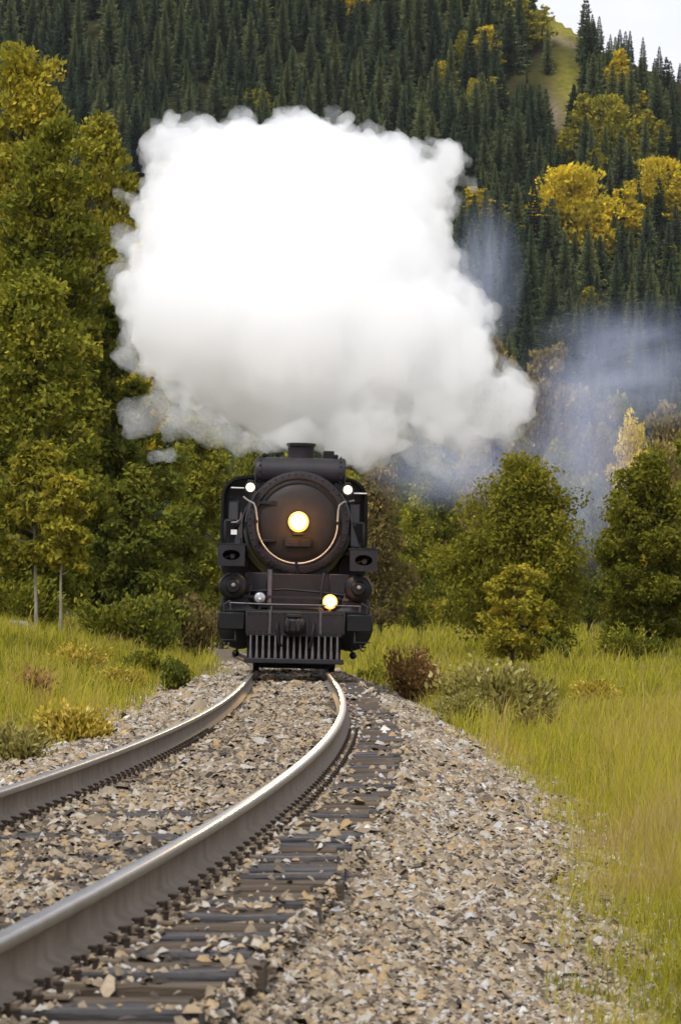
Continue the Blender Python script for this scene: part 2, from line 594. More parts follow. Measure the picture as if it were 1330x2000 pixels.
TM = [tie_mesh(k) for k in range(10)]
def plate_mesh():
    b = MB()
    b.box((.02, 0, .009), (.36, .19, .018), .004)
    b.box((-.09, 0, .024), (.018, .185, .014)); b.box((.094, 0, .024), (.018, .185, .014))
    return b.mesh('tie_plate', M['plate'], False)
def spike_mesh():
    b = MB()
    b.box((0, 0, .012), (.02, .02, .05)); b.box((.004, 0, .034), (.034, .024, .014), .004)
    return b.mesh('spike', M['spike'], False)
def anchor_mesh():
    b = MB()
    b.prism([(-.082, -.205), (.082, -.205), (.090, -.19), (.090, -.168), (.072, -.168), (.076, -.19), (-.076, -.19), (-.082, -.172)], -.012, .012)
    b.box((.075, 0, -.208), (.045, .02, .026), .006)
    return b.mesh('rail_anchor', M['spike'], False)
PM, SM, AM = plate_mesh(), spike_mesh(), anchor_mesh()
tie_y = []
y = 10.8
k = 0
rr = random.Random(3)
while y < 101:
    tie_y.append(y)
    h = -math.atan(float(dxc(y)))
    o = link('sleeper', TM[rr.randrange(10)], track)
    dx = rr.uniform(-.05, .05)
    o.location = (float(xc(y)) + dx * cos(h), y + dx * sin(h), TIE_TOP - .010 + rr.uniform(-.014, .006))
    flip = rr.random() < .5
    o.rotation_euler = (rr.uniform(-.01, .01), 0, h + (pi if flip else 0) + rr.uniform(-.012, .012))
    if k < 78:
        c, s_ = cos(h), sin(h)
        for side in (-1, 1):
            def put(name, me, u, w_, z, rot, par=o):
                q = link(name, me, par)
                X = float(xc(y)) + (side * GAUGE + u) * c - w_ * s_
                Yw = y + (side * GAUGE + u) * s_ + w_ * c
                mw = mathutils.Matrix.Translation((X, Yw, z)) @ mathutils.Matrix.Rotation(h + rot, 4, 'Z')
                lm = mathutils.Matrix.LocRotScale(o.location, o.rotation_euler, None) if par is o else mathutils.Matrix.Identity(4)
                q.matrix_local = lm.inverted() @ mw
                return q
            put('tie_plate', PM, 0, 0, -.205, 0 if side > 0 else pi)
            put('spike', SM, .095, .05, -.19, pi)
            put('spike', SM, .165 if side > 0 else .15, -.05, -.19, pi)
            if rr.random() < .8: put('rail_anchor', AM, 0, -.15, 0, 0, rail_r if side > 0 else rail_l)
    k += 1
    y += .53 * cos(h) + rr.uniform(-.03, .03)
tie_y = np.array(tie_y)

# ballast stones: one mass nobody could count
def stone_mat():
    m, t, b = new_mat('ballast_stone')
    a = t.nodes.new('ShaderNodeAttribute'); a.attribute_name = 'tint'
    c = ramp(t, a.outputs['Fac'], [(0, (.035, .028, .025)), (.2, (.13, .10, .075)), (.36, (.26, .20, .13)), (.5, (.325, .27, .195)), (.62, (.40, .27, .125)), (.72, (.45, .40, .32)), (.9, (.45, .445, .44)), (1, (.76, .72, .64))])
    n = noise_node(t, 40, 3, .6)
    mx = t.nodes.new('ShaderNodeMix'); mx.data_type = 'RGBA'; mx.blend_type = 'MULTIPLY'
    mx.inputs[0].default_value = .6
    t.links.new(c, mx.inputs[6])
    t.links.new(ramp(t, n, [(.3, (.55, .5, .45)), (.7, (1, 1, 1))]), mx.inputs[7])
    t.links.new(mx.outputs[2], b.inputs['Base Color'])
    b.inputs['Roughness'].default_value = .8
    b.inputs['Specular IOR Level'].default_value = .3
    return m
M['stone'] = stone_mat()
def ico():
    p = (1 + 5 ** .5) / 2
    v = np.array([(-1, p, 0), (1, p, 0), (-1, -p, 0), (1, -p, 0), (0, -1, p), (0, 1, p), (0, -1, -p), (0, 1, -p), (p, 0, -1), (p, 0, 1), (-p, 0, -1), (-p, 0, 1)], float) / math.hypot(1, p)
    f = np.array([(0, 11, 5), (0, 5, 1), (0, 1, 7), (0, 7, 10), (0, 10, 11), (1, 5, 9), (5, 11, 4), (11, 10, 2), (10, 7, 6), (7, 1, 8), (3, 9, 4), (3, 4, 2), (3, 2, 6), (3, 6, 8), (3, 8, 9), (4, 9, 5), (2, 4, 11), (6, 2, 10), (8, 6, 7), (9, 8, 1)])
    return v, f
# half-buried stone: a ring of five corners low down and a broken ridge of two on top
_a = np.array([0, 75, 140, 215, 290]) * pi / 180
OCT = (np.concatenate([np.stack([np.cos(_a), np.sin(_a), -.45 + 0 * _a], 1), np.array([(.40, .22, .60), (-.42, -.12, .52)])]),
       np.array([(0, 1, 5), (1, 6, 5), (1, 2, 6), (2, 3, 6), (3, 4, 6), (4, 5, 6), (4, 0, 5)]))
CUB = (np.array([(i, j, k) for k in (-1, 1) for j in (-1, 1) for i in (-1, 1)], float) * .72,
       np.array([(0, 2, 3), (0, 3, 1), (4, 5, 7), (4, 7, 6), (0, 1, 5), (0, 5, 4), (2, 6, 7), (2, 7, 3), (0, 4, 6), (0, 6, 2), (1, 3, 7), (1, 7, 5)]))
def rand_rot(n, r):
    q = r.normal(size=(n, 4)); q /= np.linalg.norm(q, axis=1)[:, None]
    a, b, c, d = q.T
    return np.stack([1 - 2 * (c * c + d * d), 2 * (b * c - a * d), 2 * (b * d + a * c), 2 * (b * c + a * d), 1 - 2 * (b * b + d * d), 2 * (c * d - a * b), 2 * (b * d - a * c), 2 * (c * d + a * b), 1 - 2 * (b * b + c * c)], 1).reshape(n, 3, 3)
def build_ballast():
    r = np.random.default_rng(5)
    V = []; FA = []; T = []; base = 0
    for (y0, y1, dens, size, shape) in ((12.8, 22, 2150, .0137, 'o'), (22, 36, 940, .0182, 'o'), (36, 62, 370, .025, 'o'), (62, 101, 140, .0355, 'o'), (101, 150, 50, .05, 'o')):
        hw = 665 / F * y1 * 1.07 + .25
        n = int((y1 - y0) * min(2 * hw, 8) * dens * 1.0)
        yy = r.uniform(y0, y1, n)
        tt = r.uniform(-3.0, 3.35, n) if 2 * hw > 6.4 else None
        if tt is None:
            xx = r.uniform(-hw, hw, n)
            tt = xx - xc(yy)
        else:
            n = int((y1 - y0) * 6.35 * dens); yy = yy[:n] if n <= len(yy) else r.uniform(y0, y1, n); tt = r.uniform(-3.0, 3.35, n)
        xx = xc(yy) + tt
        lim = 665 / F * yy * 1.07 + .25
        edge = .25 * fbm2(xx, yy, 1.2, 3, 5)
        pr = sstep(3.35, 2.75, tt + edge + .5 * sstep(100, 125, yy)) * sstep(-2.85, -2.35, tt + edge - .6 * sstep(95, 115, yy))
        ok = (np.abs(xx) < lim) & (np.abs(np.abs(tt) - GAUGE) > .085) & (r.random(n) < pr)
        # distance to the nearest sleeper
        hdg = np.arctan(dxc(yy))
        ys = yy + tt * np.sin(hdg)
        j = np.clip(np.searchsorted(tie_y, ys), 1, len(tie_y) - 1)
        dt = np.minimum(np.abs(tie_y[j] - ys), np.abs(tie_y[j - 1] - ys))
        on = dt < .115
        patch = vnoise(np.stack([xx / .35, yy / .6, xx * 0], -1), 44)
        ok &= ~(on & (tt > .86) & (tt < 1.40) & (r.random(n) > .02 + .20 * sstep(.15, .45, patch) * (1 - .6 * sstep(30, 45, yy)) + .30 * sstep(1.05, .88, tt) * (1 - .5 * sstep(30, 45, yy))))
        ok &= ~(on & (np.abs(tt) < .68) & (r.random(n) > .10 + .65 * (patch > -.05)))
        ok &= ~(on & (tt < -.86) & (tt > -1.4) & (r.random(n) > .75))
        ok &= ~((np.abs(np.abs(tt) - GAUGE) < .16) & (r.random(n) > .45))
        xx, yy, tt, on, dt = xx[ok], yy[ok], tt[ok], on[ok], dt[ok]
        n = len(xx)
        print('stones', n, shape)
        sc = size * np.exp(r.normal(0, .33, n))
        z = ground_z(xx, yy)
        crib = (np.abs(tt) < 1.42)
        z = np.where(crib, TIE_TOP - .026 - .034 * sstep(.80, .95, tt) + r.uniform(-.018, .014, n) + .018 * vnoise(np.stack([xx / .8, yy / 1.2, xx * 0], -1), 8), z + r.uniform(-.012, .028, n))
        near_rail = np.exp(-((np.abs(tt) - GAUGE) / .13) ** 2)
        z = z - .035 * near_rail
        z = np.where(crib & on, TIE_TOP - .004 + r.uniform(0, .008, n), z)
        v, f = CUB if shape == 'c' else OCT
        k = len(v)
        sv = v[None] * (1 + r.normal(0, .20, (n, k, 1)))
        sv = sv + r.normal(0, .12, (n, k, 3))
        sv = sv * np.stack([np.exp(r.normal(.15, .25, n)), np.exp(r.normal(.0, .22, n)), np.exp(r.normal(-.28, .22, n))], 1)[:, None] * sc[:, None, None]
        tilt = rand_rot(n, r)
        yaw = r.uniform(0, 2 * pi, n)
        # mostly lying flat: small tilts
        ax, ay = r.normal(0, .45, n), r.normal(0, .45, n)
        ca, sa = np.cos(yaw), np.sin(yaw)
        x_, y_, z_ = sv[..., 0], sv[..., 1], sv[..., 2]
        z2 = z_ + np.sin(ax)[:, None] * y_ * .8 + np.sin(ay)[:, None] * x_ * .8
        X = ca[:, None] * x_ - sa[:, None] * y_ + xx[:, None]
        Yq = sa[:, None] * x_ + ca[:, None] * y_ + yy[:, None]
        V.append(np.stack([X, Yq, z2 + z[:, None]], -1).reshape(-1, 3))
        FA.append((f[None] + (base + np.arange(n) * k)[:, None, None]).reshape(-1, 3))
        tn = np.clip(r.beta(2.2, 2.2, n) + .12 * vnoise(np.stack([xx / 1.5, yy / 3, xx * 0], -1), 6) - .10 * (np.abs(tt) < .72), 0, 1)
        T.append(np.repeat(tn, len(f)))
        base += n * k
    me = np_mesh('ballast', np.concatenate(V), np.concatenate(FA), [M['stone']], False, {'tint': ('FACE', np.concatenate(T))})
    o = link('ballast', me)
    tag(o, 'grey, tan and rust-brown crushed stone ballast heaped round the sleepers', None, kind='stuff')
    print('ballast tris', len(me.polygons))
build_ballast()

# ------------------------------------------------------------------ locomotive
# local axes: x to the viewer's right, y away from the viewer, z up from the rail heads; y = 0 at the pilot
LY = 96.6
LX = (575 - 665) / F * LY
loco = empty('steam_locomotive', (LX, LY, 0))
loco.rotation_euler = (0, radians(1.2), radians(.9))
tag(loco, 'black steam locomotive with lit round headlight, rounding the curve towards the viewer under white steam', 'locomotive')

M['head_emit'] = emit('headlight_glass_lit', (1.0, .50, .12), 24)
M['amber_glow'] = emit('amber_glow_ring', (1.0, .50, .08), 1.5)  # glowing ring added to stand in for the lamps' amber halo
M['ditch_emit'] = emit('ditch_light_glass_lit', (1.0, .50, .12), 48)
M['marker_emit'] = emit('marker_glass_lit', (1.0, .80, .46), 1.6)
M['lens_off'] = simple('unlit_lens_glass', [(.3, (.3, .3, .32)), (.7, (.5, .5, .52))], 9, .12, .3)
M['reflector'] = simple('lamp_reflector', [(.3, (.55, .5, .42)), (.7, (.7, .65, .55))], 9, .3, .8)
M['bar'] = simple('rusty_pilot_bar', [(.3, (.035, .028, .03)), (.7, (.085, .068, .068))], 9, .6, .1, spec=.3)
M['void'] = simple('shade_black', [(.3, (.006, .005, .005)), (.7, (.012, .011, .010))], 9, .9, 0, spec=.1)  # near-black that puts shade into the underside and the openings
M['glass_dark'] = simple('cab_glass', [(.3, (.02, .02, .022)), (.7, (.04, .04, .042))], 2, .08)

def arc(cx_, cz, r, a0, a1, n, y):
    return [(cx_ + r * cos(radians(a0 + (a1 - a0) * k / n)), y, cz + r * sin(radians(a0 + (a1 - a0) * k / n))) for k in range(n + 1)]

# boiler and smokebox
BZ, BX = 3.02, .03
b = MB(); b.lathe([(1.03, 2.05), (1.05, 2.12), (1.05, 4.6), (1.08, 4.65), (1.10, 8), (1.16, 11.5)], 40, 'y', (BX, 0, BZ))
boiler = b.build('boiler', M['black'], loco)
for yy_ in (4.7, 6.2, 7.8, 9.4):
    b = MB(); b.lathe([(1.12, yy_), (1.13, yy_ + .03), (1.12, yy_ + .06)], 40, 'y', (BX, 0, BZ), False)
    b.build('boiler_band', M['grey_black'], boiler)
b = MB(); b.lathe([(.86, 2.02), (.86, 1.99), (.90, 1.955), (.955, 1.955), (1.035, 1.98), (1.045, 2.03), (1.045, 2.16)], 48, 'y', (BX, 0, BZ), False)
ringo = b.build('smokebox_ring', M['grey_black'], loco)
b = MB()
for k in range(44):
    a = 2 * pi * (k + .5) / 44
    b.sphere((BX + .985 * cos(a), 1.955, BZ + .985 * sin(a)), .022, 6)
rv = b.build('rivet', M['brown_black'], ringo); rv['kind'] = 'stuff'
b = MB(); b.lathe([(0.0, 1.86), (.30, 1.87), (.60, 1.905), (.80, 1.955), (.87, 2.0)], 48, 'y', (BX, 0, BZ), False)
door = b.build('smokebox_door', M['brown_black'], loco)
b = MB(); b.lathe([(.79, 1.94), (.80, 1.925), (.83, 1.93), (.84, 1.96)], 48, 'y', (BX, 0, BZ), False)
b.build('door_rim', M['black'], door)
for (ax, az) in ((-.62, .38), (-.62, -.38)):
    b = MB(); b.box((BX + ax, 1.90, BZ + az), (.36, .06, .075), .015); b.tube([(BX + ax - .2, 1.9, BZ + az - .06), (BX + ax - .2, 1.9, BZ + az + .06)], .03, 8)
    b.build('hinge', M['black'], door)

# headlight in the middle of the door
b = MB(); b.lathe([(.16, 1.9), (.185, 1.86), (.195, 1.83), (.195, 1.77), (.208, 1.765), (.208, 1.74), (.19, 1.74)], 28, 'y', (BX, 0, BZ + .005), False)
b.box((BX, 1.84, BZ - .225), (.20, .12, .04))
hl = b.build('headlight', M['black'], loco)
b = MB(); b.lathe([(0, 1.34), (.05, 1.343), (.10, 1.36), (.135, 1.382), (.158, 1.402)], 32, 'y', (BX, 0, BZ + .005), False)
b.lathe([(.192, 1.50), (.195, 1.58), (.195, 1.74)], 32, 'y', (BX, 0, BZ + .005), False)  # glowing sleeve, shaped to throw amber light on the door
b.build('lens', M['head_emit'], hl)
b = MB(); b.lathe([(.158, 1.402), (.185, 1.44), (.205, 1.48), (.208, 1.50), (.196, 1.505)], 32, 'y', (BX, 0, BZ + .005), False)
b.build('glow_rim', M['amber_glow'], hl)  # amber halo modelled as a glowing ring round the lens
hb = bpy.data.lights.new('headlight_beam', 'SPOT'); hb.energy = 7000; hb.color = (1.0, .58, .20); hb.spot_size = radians(16); hb.spot_blend = .7; hb.shadow_soft_size = .12
ho = bpy.data.objects.new('headlight_beam', hb); COL.objects.link(ho); ho.parent = hl; ho.location = (BX, 1.30, BZ); ho.rotation_euler = (radians(90 - 3.0), 0, radians(180))
# number plate under the headlight
SEG = {'2': 'abged', '8': 'abcdefg', '1': 'bc', '6': 'acdefg'}
def digits(mb, text, x0, z0, w_, h_, y, th, gap):
    for ch in text:
        segs = {'a': (x0 + w_ / 2, z0 + h_, w_, th), 'g': (x0 + w_ / 2, z0 + h_ / 2, w_, th), 'd': (x0 + w_ / 2, z0, w_, th),
                'f': (x0, z0 + h_ * .75, th, h_ / 2), 'b': (x0 + w_, z0 + h_ * .75, th, h_ / 2), 'e': (x0, z0 + h_ * .25, th, h_ / 2), 'c': (x0 + w_, z0 + h_ * .25, th, h_ / 2)}
        for q in SEG[ch]:
            cx_, cz, dx_, dz = segs[q]
            mb.box((cx_, y, cz), (dx_ + th * .3, .012, dz + th * .3))
        x0 += w_ + gap
b = MB(); b.box((BX, 1.84, BZ - .41), (.56, .03, .19), .012)
npl = b.build('number_plate', M['black'], loco)
for k, ch in enumerate('2816'):
    b = MB(); digits(b, ch, BX - .215 + k * .12, BZ - .465, .075, .115, 1.82, .018, .045)
    b.build('digit', M['grey_black'], npl, False)

# curved handrail: shoulder, drop, bottom half circle
U = [(-1.09, 2.0, BZ + .50), (-1.0, 1.9, BZ + .43), (-.88, 1.85, BZ + .37), (-.84, 1.83, BZ + .28)]
lower = arc(BX - .02, BZ - .02, .815, 176, 364, 40, 1.80)
Ur = [(BX + .80, 1.83, BZ + .26), (BX + .82, 1.85, BZ + .36), (BX + .90, 1.88, BZ + .43), (BX + 1.12, 2.0, BZ + .47)]
b = MB(); b.tube(U + lower + Ur, .019, 8)
hr = b.build('handrail', M['chrome'], loco)
for (px_, pz) in ((-.84, .0), (.80, 0), (-.015, -.84)):
    b = MB(); b.tube([(BX + px_ - (.01 if px_ else 0), 1.77, BZ + pz), (BX + px_, 1.98, BZ + pz)], .035, 8)
    b.build('handrail_post', M['black'], hr)

# feedwater heater lying across the smokebox
b = MB(); b.lathe([(.0, -.93), (.24, -.925), (.285, -.90), (.295, -.86), (.295, -.79), (.285, -.78), (.285, .78), (.295, .79), (.295, .86), (.285, .90), (.24, .925), (0, .93)], 32, 'x', (BX + .02, 2.38, 4.06), False)
fw = b.build('feedwater_heater', M['grey_black'], loco)
for s_ in (-1, 1):
    b = MB()
    for k in range(16):
        a = 2 * pi * k / 16
        b.sphere((BX + .02 + s_ * .82, 2.38 + .305 * cos(a), 4.06 + .305 * sin(a)), .022, 6)
    q = b.build('bolt_ring', M['black'], fw)
b = MB(); b.box((BX - .76, 2.4, 3.80), (.22, .4, .35), .03)
b.build('heater_bracket', M['black'], fw)
b = MB(); b.box((BX + .80, 2.4, 3.80), (.22, .4, .35), .03)
b.build('heater_bracket', M['black'], fw)
b = MB(); b.lathe([(.04, 0), (.05, .06), (.03, .09)], 8, 'z', (BX - .72, 2.38, 4.34)); b.build('heater_plug', M['black'], fw)
b = MB(); b.lathe([(.04, 0), (.05, .06), (.03, .09)], 8, 'z', (BX + .74, 2.38, 4.34))
b.build('heater_plug', M['black'], fw)

# chimney, with its flared lip, and the smaller exhaust next to it
b = MB(); b.lathe([(.36, 3.95), (.30, 4.15), (.272, 4.36), (.268, 4.58), (.285, 4.615), (.30, 4.62), (.305, 4.66), (.27, 4.67), (.24, 4.665), (.22, 4.55), (.22, 4.1)], 28, 'z', (BX + .03, 3.0, 0), False)
chim = b.build('chimney', M['grey_black'], loco)
b = MB(); b.lathe([(.28, 4.60), (.297, 4.605), (.297, 4.625)], 28, 'z', (BX + .03, 3.0, 0), False)
b.build('chimney_band', M['black'], chim)
b = MB(); b.box((BX + .60, 2.9, 4.43), (.22, .26, .17), .015)
b.box((BX + .60, 2.9, 4.28), (.12, .16, .14))
b.build('exhaust_box', M['black'], loco)
# domes along the boiler behind
b = MB(); b.lathe([(.45, 3.9), (.42, 4.2), (.36, 4.36), (.2, 4.46), (0, 4.48)], 24, 'z', (BX, 6.4, 0), False)
b.build('sand_dome', M['black'], loco)
b = MB(); b.lathe([(.42, 3.9), (.40, 4.2), (.33, 4.36), (.18, 4.44), (0, 4.46)], 24, 'z', (BX, 9.0, 0), False)
b.build('steam_dome', M['black'], loco)

# classification lamps at the shoulders
for s_, zl in ((-1, 3.71), (1, 3.70)):
    x_ = BX + s_ * .985
    b = MB(); b.lathe([(.06, 2.02), (.105, 2.0), (.115, 1.82), (.125, 1.80), (.125, 1.775), (.10, 1.775)], 18, 'y', (x_, 0, zl), False)
    b.box((x_, 1.9, zl + .125), (.12, .14, .05), .01); b.box((x_, 1.95, zl - .17), (.06, .1, .16))
    ml = b.build('marker_lamp', M['grey_black'], loco)
    b = MB(); b.lathe([(0, 1.76), (.06, 1.768), (.088, 1.785), (.09, 1.80)], 16, 'y', (x_, 0, zl), False)
    b.build('lens', M['marker_emit'], ml)
    b = MB(); b.tube([(x_ + s_ * .12, 1.9, zl - .015 - (.05 if s_ > 0 else 0)), (x_ + s_ * .39, 1.9, zl - .01 - (.055 if s_ > 0 else 0))], .014, 6)
    b.build('flag_bracket', M['white_paint'], ml)

# running-board ends: plates with a dark oval opening
def oval_plate(s_):
    x0, x1 = (-1.575, -1.035) if s_ < 0 else (1.075, 1.62)
    z0, z1 = (2.10, 2.545) if s_ < 0 else (2.05, 2.49)
    cx_, cz = (x0 + x1) / 2 + (.0 if s_ < 0 else .0), (z0 + z1) / 2 - .0
    n = 32
    out_, inn = [], []
    for k in range(n):
        a = 2 * pi * k / n
        c_, q = cos(a), sin(a)
        m_ = 1 / max(abs(c_), abs(q))
        out_.append((cx_ + (x1 - x0) / 2 * c_ * m_, cz + (z1 - z0) / 2 * q * m_))
        inn.append((cx_ + .175 * c_, cz + .105 * q))
    vs = [(x, .9, z) for x, z in out_] + [(x, .9, z) for x, z in inn] + [(x, .96, z) for x, z in out_] + [(x, .96, z) for x, z in inn]
    fs = []
    for k in range(n):
        k2 = (k + 1) % n
        fs += [(k, k2, n + k2, n + k), (2 * n + k, 3 * n + k, 3 * n + k2, 2 * n + k2), (k, 2 * n + k, 2 * n + k2, k2), (n + k, n + k2, 3 * n + k2, 3 * n + k)]
    b = MB(); b.add(vs, fs)
    p = b.build('step_plate', M['grey_black'], loco)
    b = MB(); b.box((cx_, 1.30, z1 - .01), (x1 - x0 + .05, .80, .04), .008)
    b.build('tread', M['black'], p)
    b = MB(); b.box((cx_, 1.68, cz), (x1 - x0 - .06, .06, z1 - z0 - .06)); b.box((x0 + .02, 1.3, cz), (.03, .7, z1 - z0 - .05)); b.box((x1 - .02, 1.3, cz), (.03, .7, z1 - z0 - .05))
    b.build('back_panel', M['void'], p)
    b = MB(); b.lathe([(.05, 1.2), (.06, 1.24), (.04, 1.5)], 10, 'y', (cx_ + .02, 0, cz - .02)); b.tube([(cx_ - .12, 1.25, cz - .04), (cx_ + .1, 1.25, cz + .03)], .02, 6)
    b.build('valve_stem', M['steel_grey'], p)
    b = MB()
    for k in range(4):
        b.tube([(x0 + .06 + .13 * k, 1.1, z1), (x0 + .06 + .13 * k, 1.1, z1 + (.13 if k % 2 else .08))], .018, 6)
    b.build('lubricator_fitting', M['black'], p)
oval_plate(-1); oval_plate(1)

# running boards and skirts sloping back to the cab
for s_ in (-1, 1):
    b = MB(); b.box((s_ * 1.34, 6.8, 2.50), (.52, 10.6, .05)); b.build('running_board', M['black'], loco)
    b = MB()
    b.add([(s_ * 1.10, 1.95, 2.56), (s_ * 1.28, 2.2, 2.56), (s_ * 1.10, 1.95, 3.05), (s_ * 1.02, 2.3, 3.35), (s_ * 1.06, 4.6, 3.35), (s_ * 1.28, 4.6, 2.56)],
          [(0, 1, 3, 2), (1, 5, 4, 3), (0, 2, 3, 4, 5, 1)])
    b.build('steam_pipe_cover', M['grey_black'], loco)
    b = MB(); b.tube([(s_ * 1.16, 2.1, 3.0), (s_ * 1.2, 4, 3.02), (s_ * 1.25, 10, 3.08)], .022, 6)
    for yy_ in (2.4, 4.2, 6.2, 8.2):
        b.tube([(s_ * 1.02, yy_, 3.0), (s_ * 1.2, yy_, 3.02)], .016, 6)
    b.build('side_handrail', M['grey_black'], loco)
b = MB(); b.box((-1.27, 2.0, 2.80), (.12, .05, .10)); b.build('builder_plate', M['white_paint'], loco)
b = MB(); b.tube([(-1.33, 1.95, 2.99), (-1.22, 1.95, 3.0), (-1.14, 1.95, 3.06), (-1.13, 1.95, 3.2)], .02, 6); b.build('air_pipe', M['steel_grey'], loco)

# cab: front wall with rounded roof, two front windows, side sheets
def cab_outline(off=0):
    p = [(-1.62 - off, 2.35), (-1.60 - off, 3.75)]
    for k in range(8):
        a = radians(180 - k * 9 - 6)
        p.append((-1.08 + (.52 + off) * cos(a) * 1.0, 3.78 + (.46 + off) * sin(a)))
    p += [(-.5, 4.30 + off), (0, 4.36 + off)]
    return p + [(-x, z) for x, z in p[-2::-1]]
b = MB(); b.prism(cab_outline(), 12.2, 12.28)
cab = b.build('cab', M['black'], loco)
b = MB()
o_, i_ = cab_outline(.03), cab_outline(-.03)
n_ = len(o_)
for q0, q1 in ((11.95, 15.2),):
    vs = [(x, q0, z) for x, z in o_] + [(x, q1, z) for x, z in o_] + [(x, q0, z) for x, z in i_] + [(x, q1, z) for x, z in i_]
    fs = []
    for k in range(n_ - 1):
        fs += [(k, k + 1, n_ + k + 1, n_ + k), (2 * n_ + k, 3 * n_ + k, 3 * n_ + k + 1, 2 * n_ + k + 1), (k, 2 * n_ + k, 2 * n_ + k + 1, k + 1), (n_ + k, n_ + k + 1, 3 * n_ + k + 1, 3 * n_ + k)]
    b.add(vs, fs)
b.build('cab_roof', M['black'], cab)
for s_ in (-1, 1):
    b = MB(); b.box((s_ * 1.36, 12.17, 3.45), (.26, .03, .5), .01); wf = b.build('cab_window', M['grey_black'], cab)
    b = MB(); b.box((s_ * 1.36, 12.15, 3.45), (.19, .012, .42)); b.build('pane', M['glass_dark'], wf)
    b = MB(); b.box((s_ * 1.40, 11.2, 2.9), (.30, 1.5, .7), .05); b.build('lubricator_box', M['black'], loco)
    b = MB(); b.lathe([(.30, 10.0), (.33, 10.1), (.33, 10.7), (.30, 10.8)], 16, 'y', (s_ * 1.28, 0, 2.2)); b.build('air_tank', M['black'], loco)
# tender behind the cab
b = MB(); b.box((0, 20.2, 2.5), (3.05, 9.0, 2.9), .1); tn = b.build('tender', M['black'], loco)
for yy_ in (17.2, 19, 21.5, 23.3):
    for s_ in (-1, 1):
        b = MB(); b.lathe([(.42, -.06), (.46, -.05), (.46, .05), (.42, .06)], 24, 'x', (s_ * .77, yy_, .47)); b.build('tender_wheel', M['black'], tn)

# frame, saddle and cylinder block
b = MB(); b.box((0, 6.5, 1.05), (1.1, 12.0, .5), .03); b.build('main_frame', M['void'], loco)
b = MB(); b.prism([(-.95, 1.2), (.95, 1.2), (.95, 1.75), (.62, 2.05), (.55, 2.3), (-.55, 2.3), (-.62, 2.05), (-.95, 1.75)], 2.1, 3.4)
b.build('smokebox_saddle', M['black'], loco)
b = MB(); b.box((0, 1.95, 1.62), (1.5, .10, .72), .02); b.build('front_apron', M['brown_black'], loco)
b = MB(); b.box((-.80, 1.7, 1.78), (.44, .12, .42), .02); b.build('tool_box', M['grey_black'], loco)
b = MB(); b.box((.88, 1.7, 1.78), (.40, .12, .42), .02); b.build('tool_box', M['grey_black'], loco)
b = MB(); b.tube([(-.52, 1.4, 1.38), (-.52, 1.45, 2.05)], .05, 8); b.build('apron_brace', M['steel_grey'], loco)
b = MB(); b.box((-.1, 1.38, 1.50), (2.0, .06, .05)); b.build('apron_rail', M['grey_black'], loco)
for s_ in (-1, 1):
    # piston valve chest above, cylinder below
    cx_ = s_ * 1.26
    b = MB(); b.lathe([(0, 1.06), (.12, 1.07), (.16, 1.12), (.245, 1.14), (.27, 1.17), (.285, 1.22), (.285, 1.34), (.265, 1.36), (.265, 3.2)], 28, 'y', (cx_, 0, 1.70), False)
    vc = b.build('valve_chest', M['black'], loco)
    b = MB(); b.lathe([(0, 1.0), (.03, 1.01), (.045, 1.04), (.045, 1.08)], 12, 'y', (cx_ + .01, 0, 1.72), False); b.build('chest_cap', M['chrome'], vc)
    b = MB(); b.tube([(cx_ + .268 * cos(radians(a)), 1.14, 1.70 + .268 * sin(radians(a))) for a in (range(105, 166, 8) if s_ < 0 else range(15, 76, 8))], .014, 6); b.build('chest_rim', M['steel_grey'], vc)
    b = MB(); b.lathe([(0, 1.28), (.2, 1.29), (.36, 1.33), (.44, 1.36), (.465, 1.42), (.465, 1.52), (.44, 1.54), (.44, 3.1)], 32, 'y', (s_ * 1.10, 0, .90), False)
    cyl = b.build('cylinder', M['black'], loco)
    b = MB(); b.box((s_ * 1.20, 2.2, 1.30), (.60, 1.7, .42), .06); b.build('cylinder_jacket', M['black'], cyl)
    b = MB(); b.box((s_ * 1.36, 1.7, .52), (.16, .5, .03)); b.box((s_ * 1.33, 1.7, .60), (.03, .06, .16)); b.build('footstep', M['black'], loco)
    b = MB(); b.sphere((s_ * 1.18, 1.3, .35), .075, 10); b.tube([(s_ * 1.18, 1.3, .35), (s_ * 1.1, 1.4, .6)], .025, 6); b.build('drain_cock', M['black'], loco)
# deck, pilot beam, handrail, coupler
b = MB(); b.box((0, .95, 1.21), (2.90, 1.5, .05), .01); b.build('pilot_deck', M['black'], loco)
b = MB(); b.box((0.0, .16, .98), (1.98, .22, .46), .02); beam = b.build('pilot_beam', M['brown_black'], loco)
for s_ in (-1, 1):
    b = MB(); b.box((s_ * 1.27, .28, 1.00), (.54, .22, .36), .03); b.build('beam_end', M['black'], beam)
    b = MB(); b.tube([(s_ * .5, .04, .76), (s_ * .5, .04, 1.24)], .03, 8); b.build('beam_rib', M['steel_grey'], beam)
    b = MB(); b.tube([(s_ * 1.42, .2, 1.18), (s_ * 1.42, .2, 1.32), (s_ * 1.30, .2, 1.40)], .022, 8); b.build('grab_iron', M['grey_black'], beam)
b = MB(); b.tube([(-1.34, .3, 1.36), (-.6, .26, 1.345), (.6, .26, 1.345), (1.30, .3, 1.34)], .016, 6)
for xx_ in (-1.3, -.48, .48, 1.28):
    b.tube([(xx_, .28, 1.22), (xx_, .28, 1.35)], .016, 6)
b.build('deck_handrail', M['steel_grey'], loco)
b = MB(); b.box((-.02, -.05, .93), (.40, .30, .34), .07); b.box((-.02, -.12, 1.12), (.30, .14, .07), .015)
cp = b.build('coupler', M['brown_black'], loco)
b = MB(); b.box((.06, -.24, .93), (.12, .16, .28), .04); b.box((-.15, -.22, .93), (.08, .12, .28), .03); b.build('coupler_knuckle', M['grey_black'], cp)
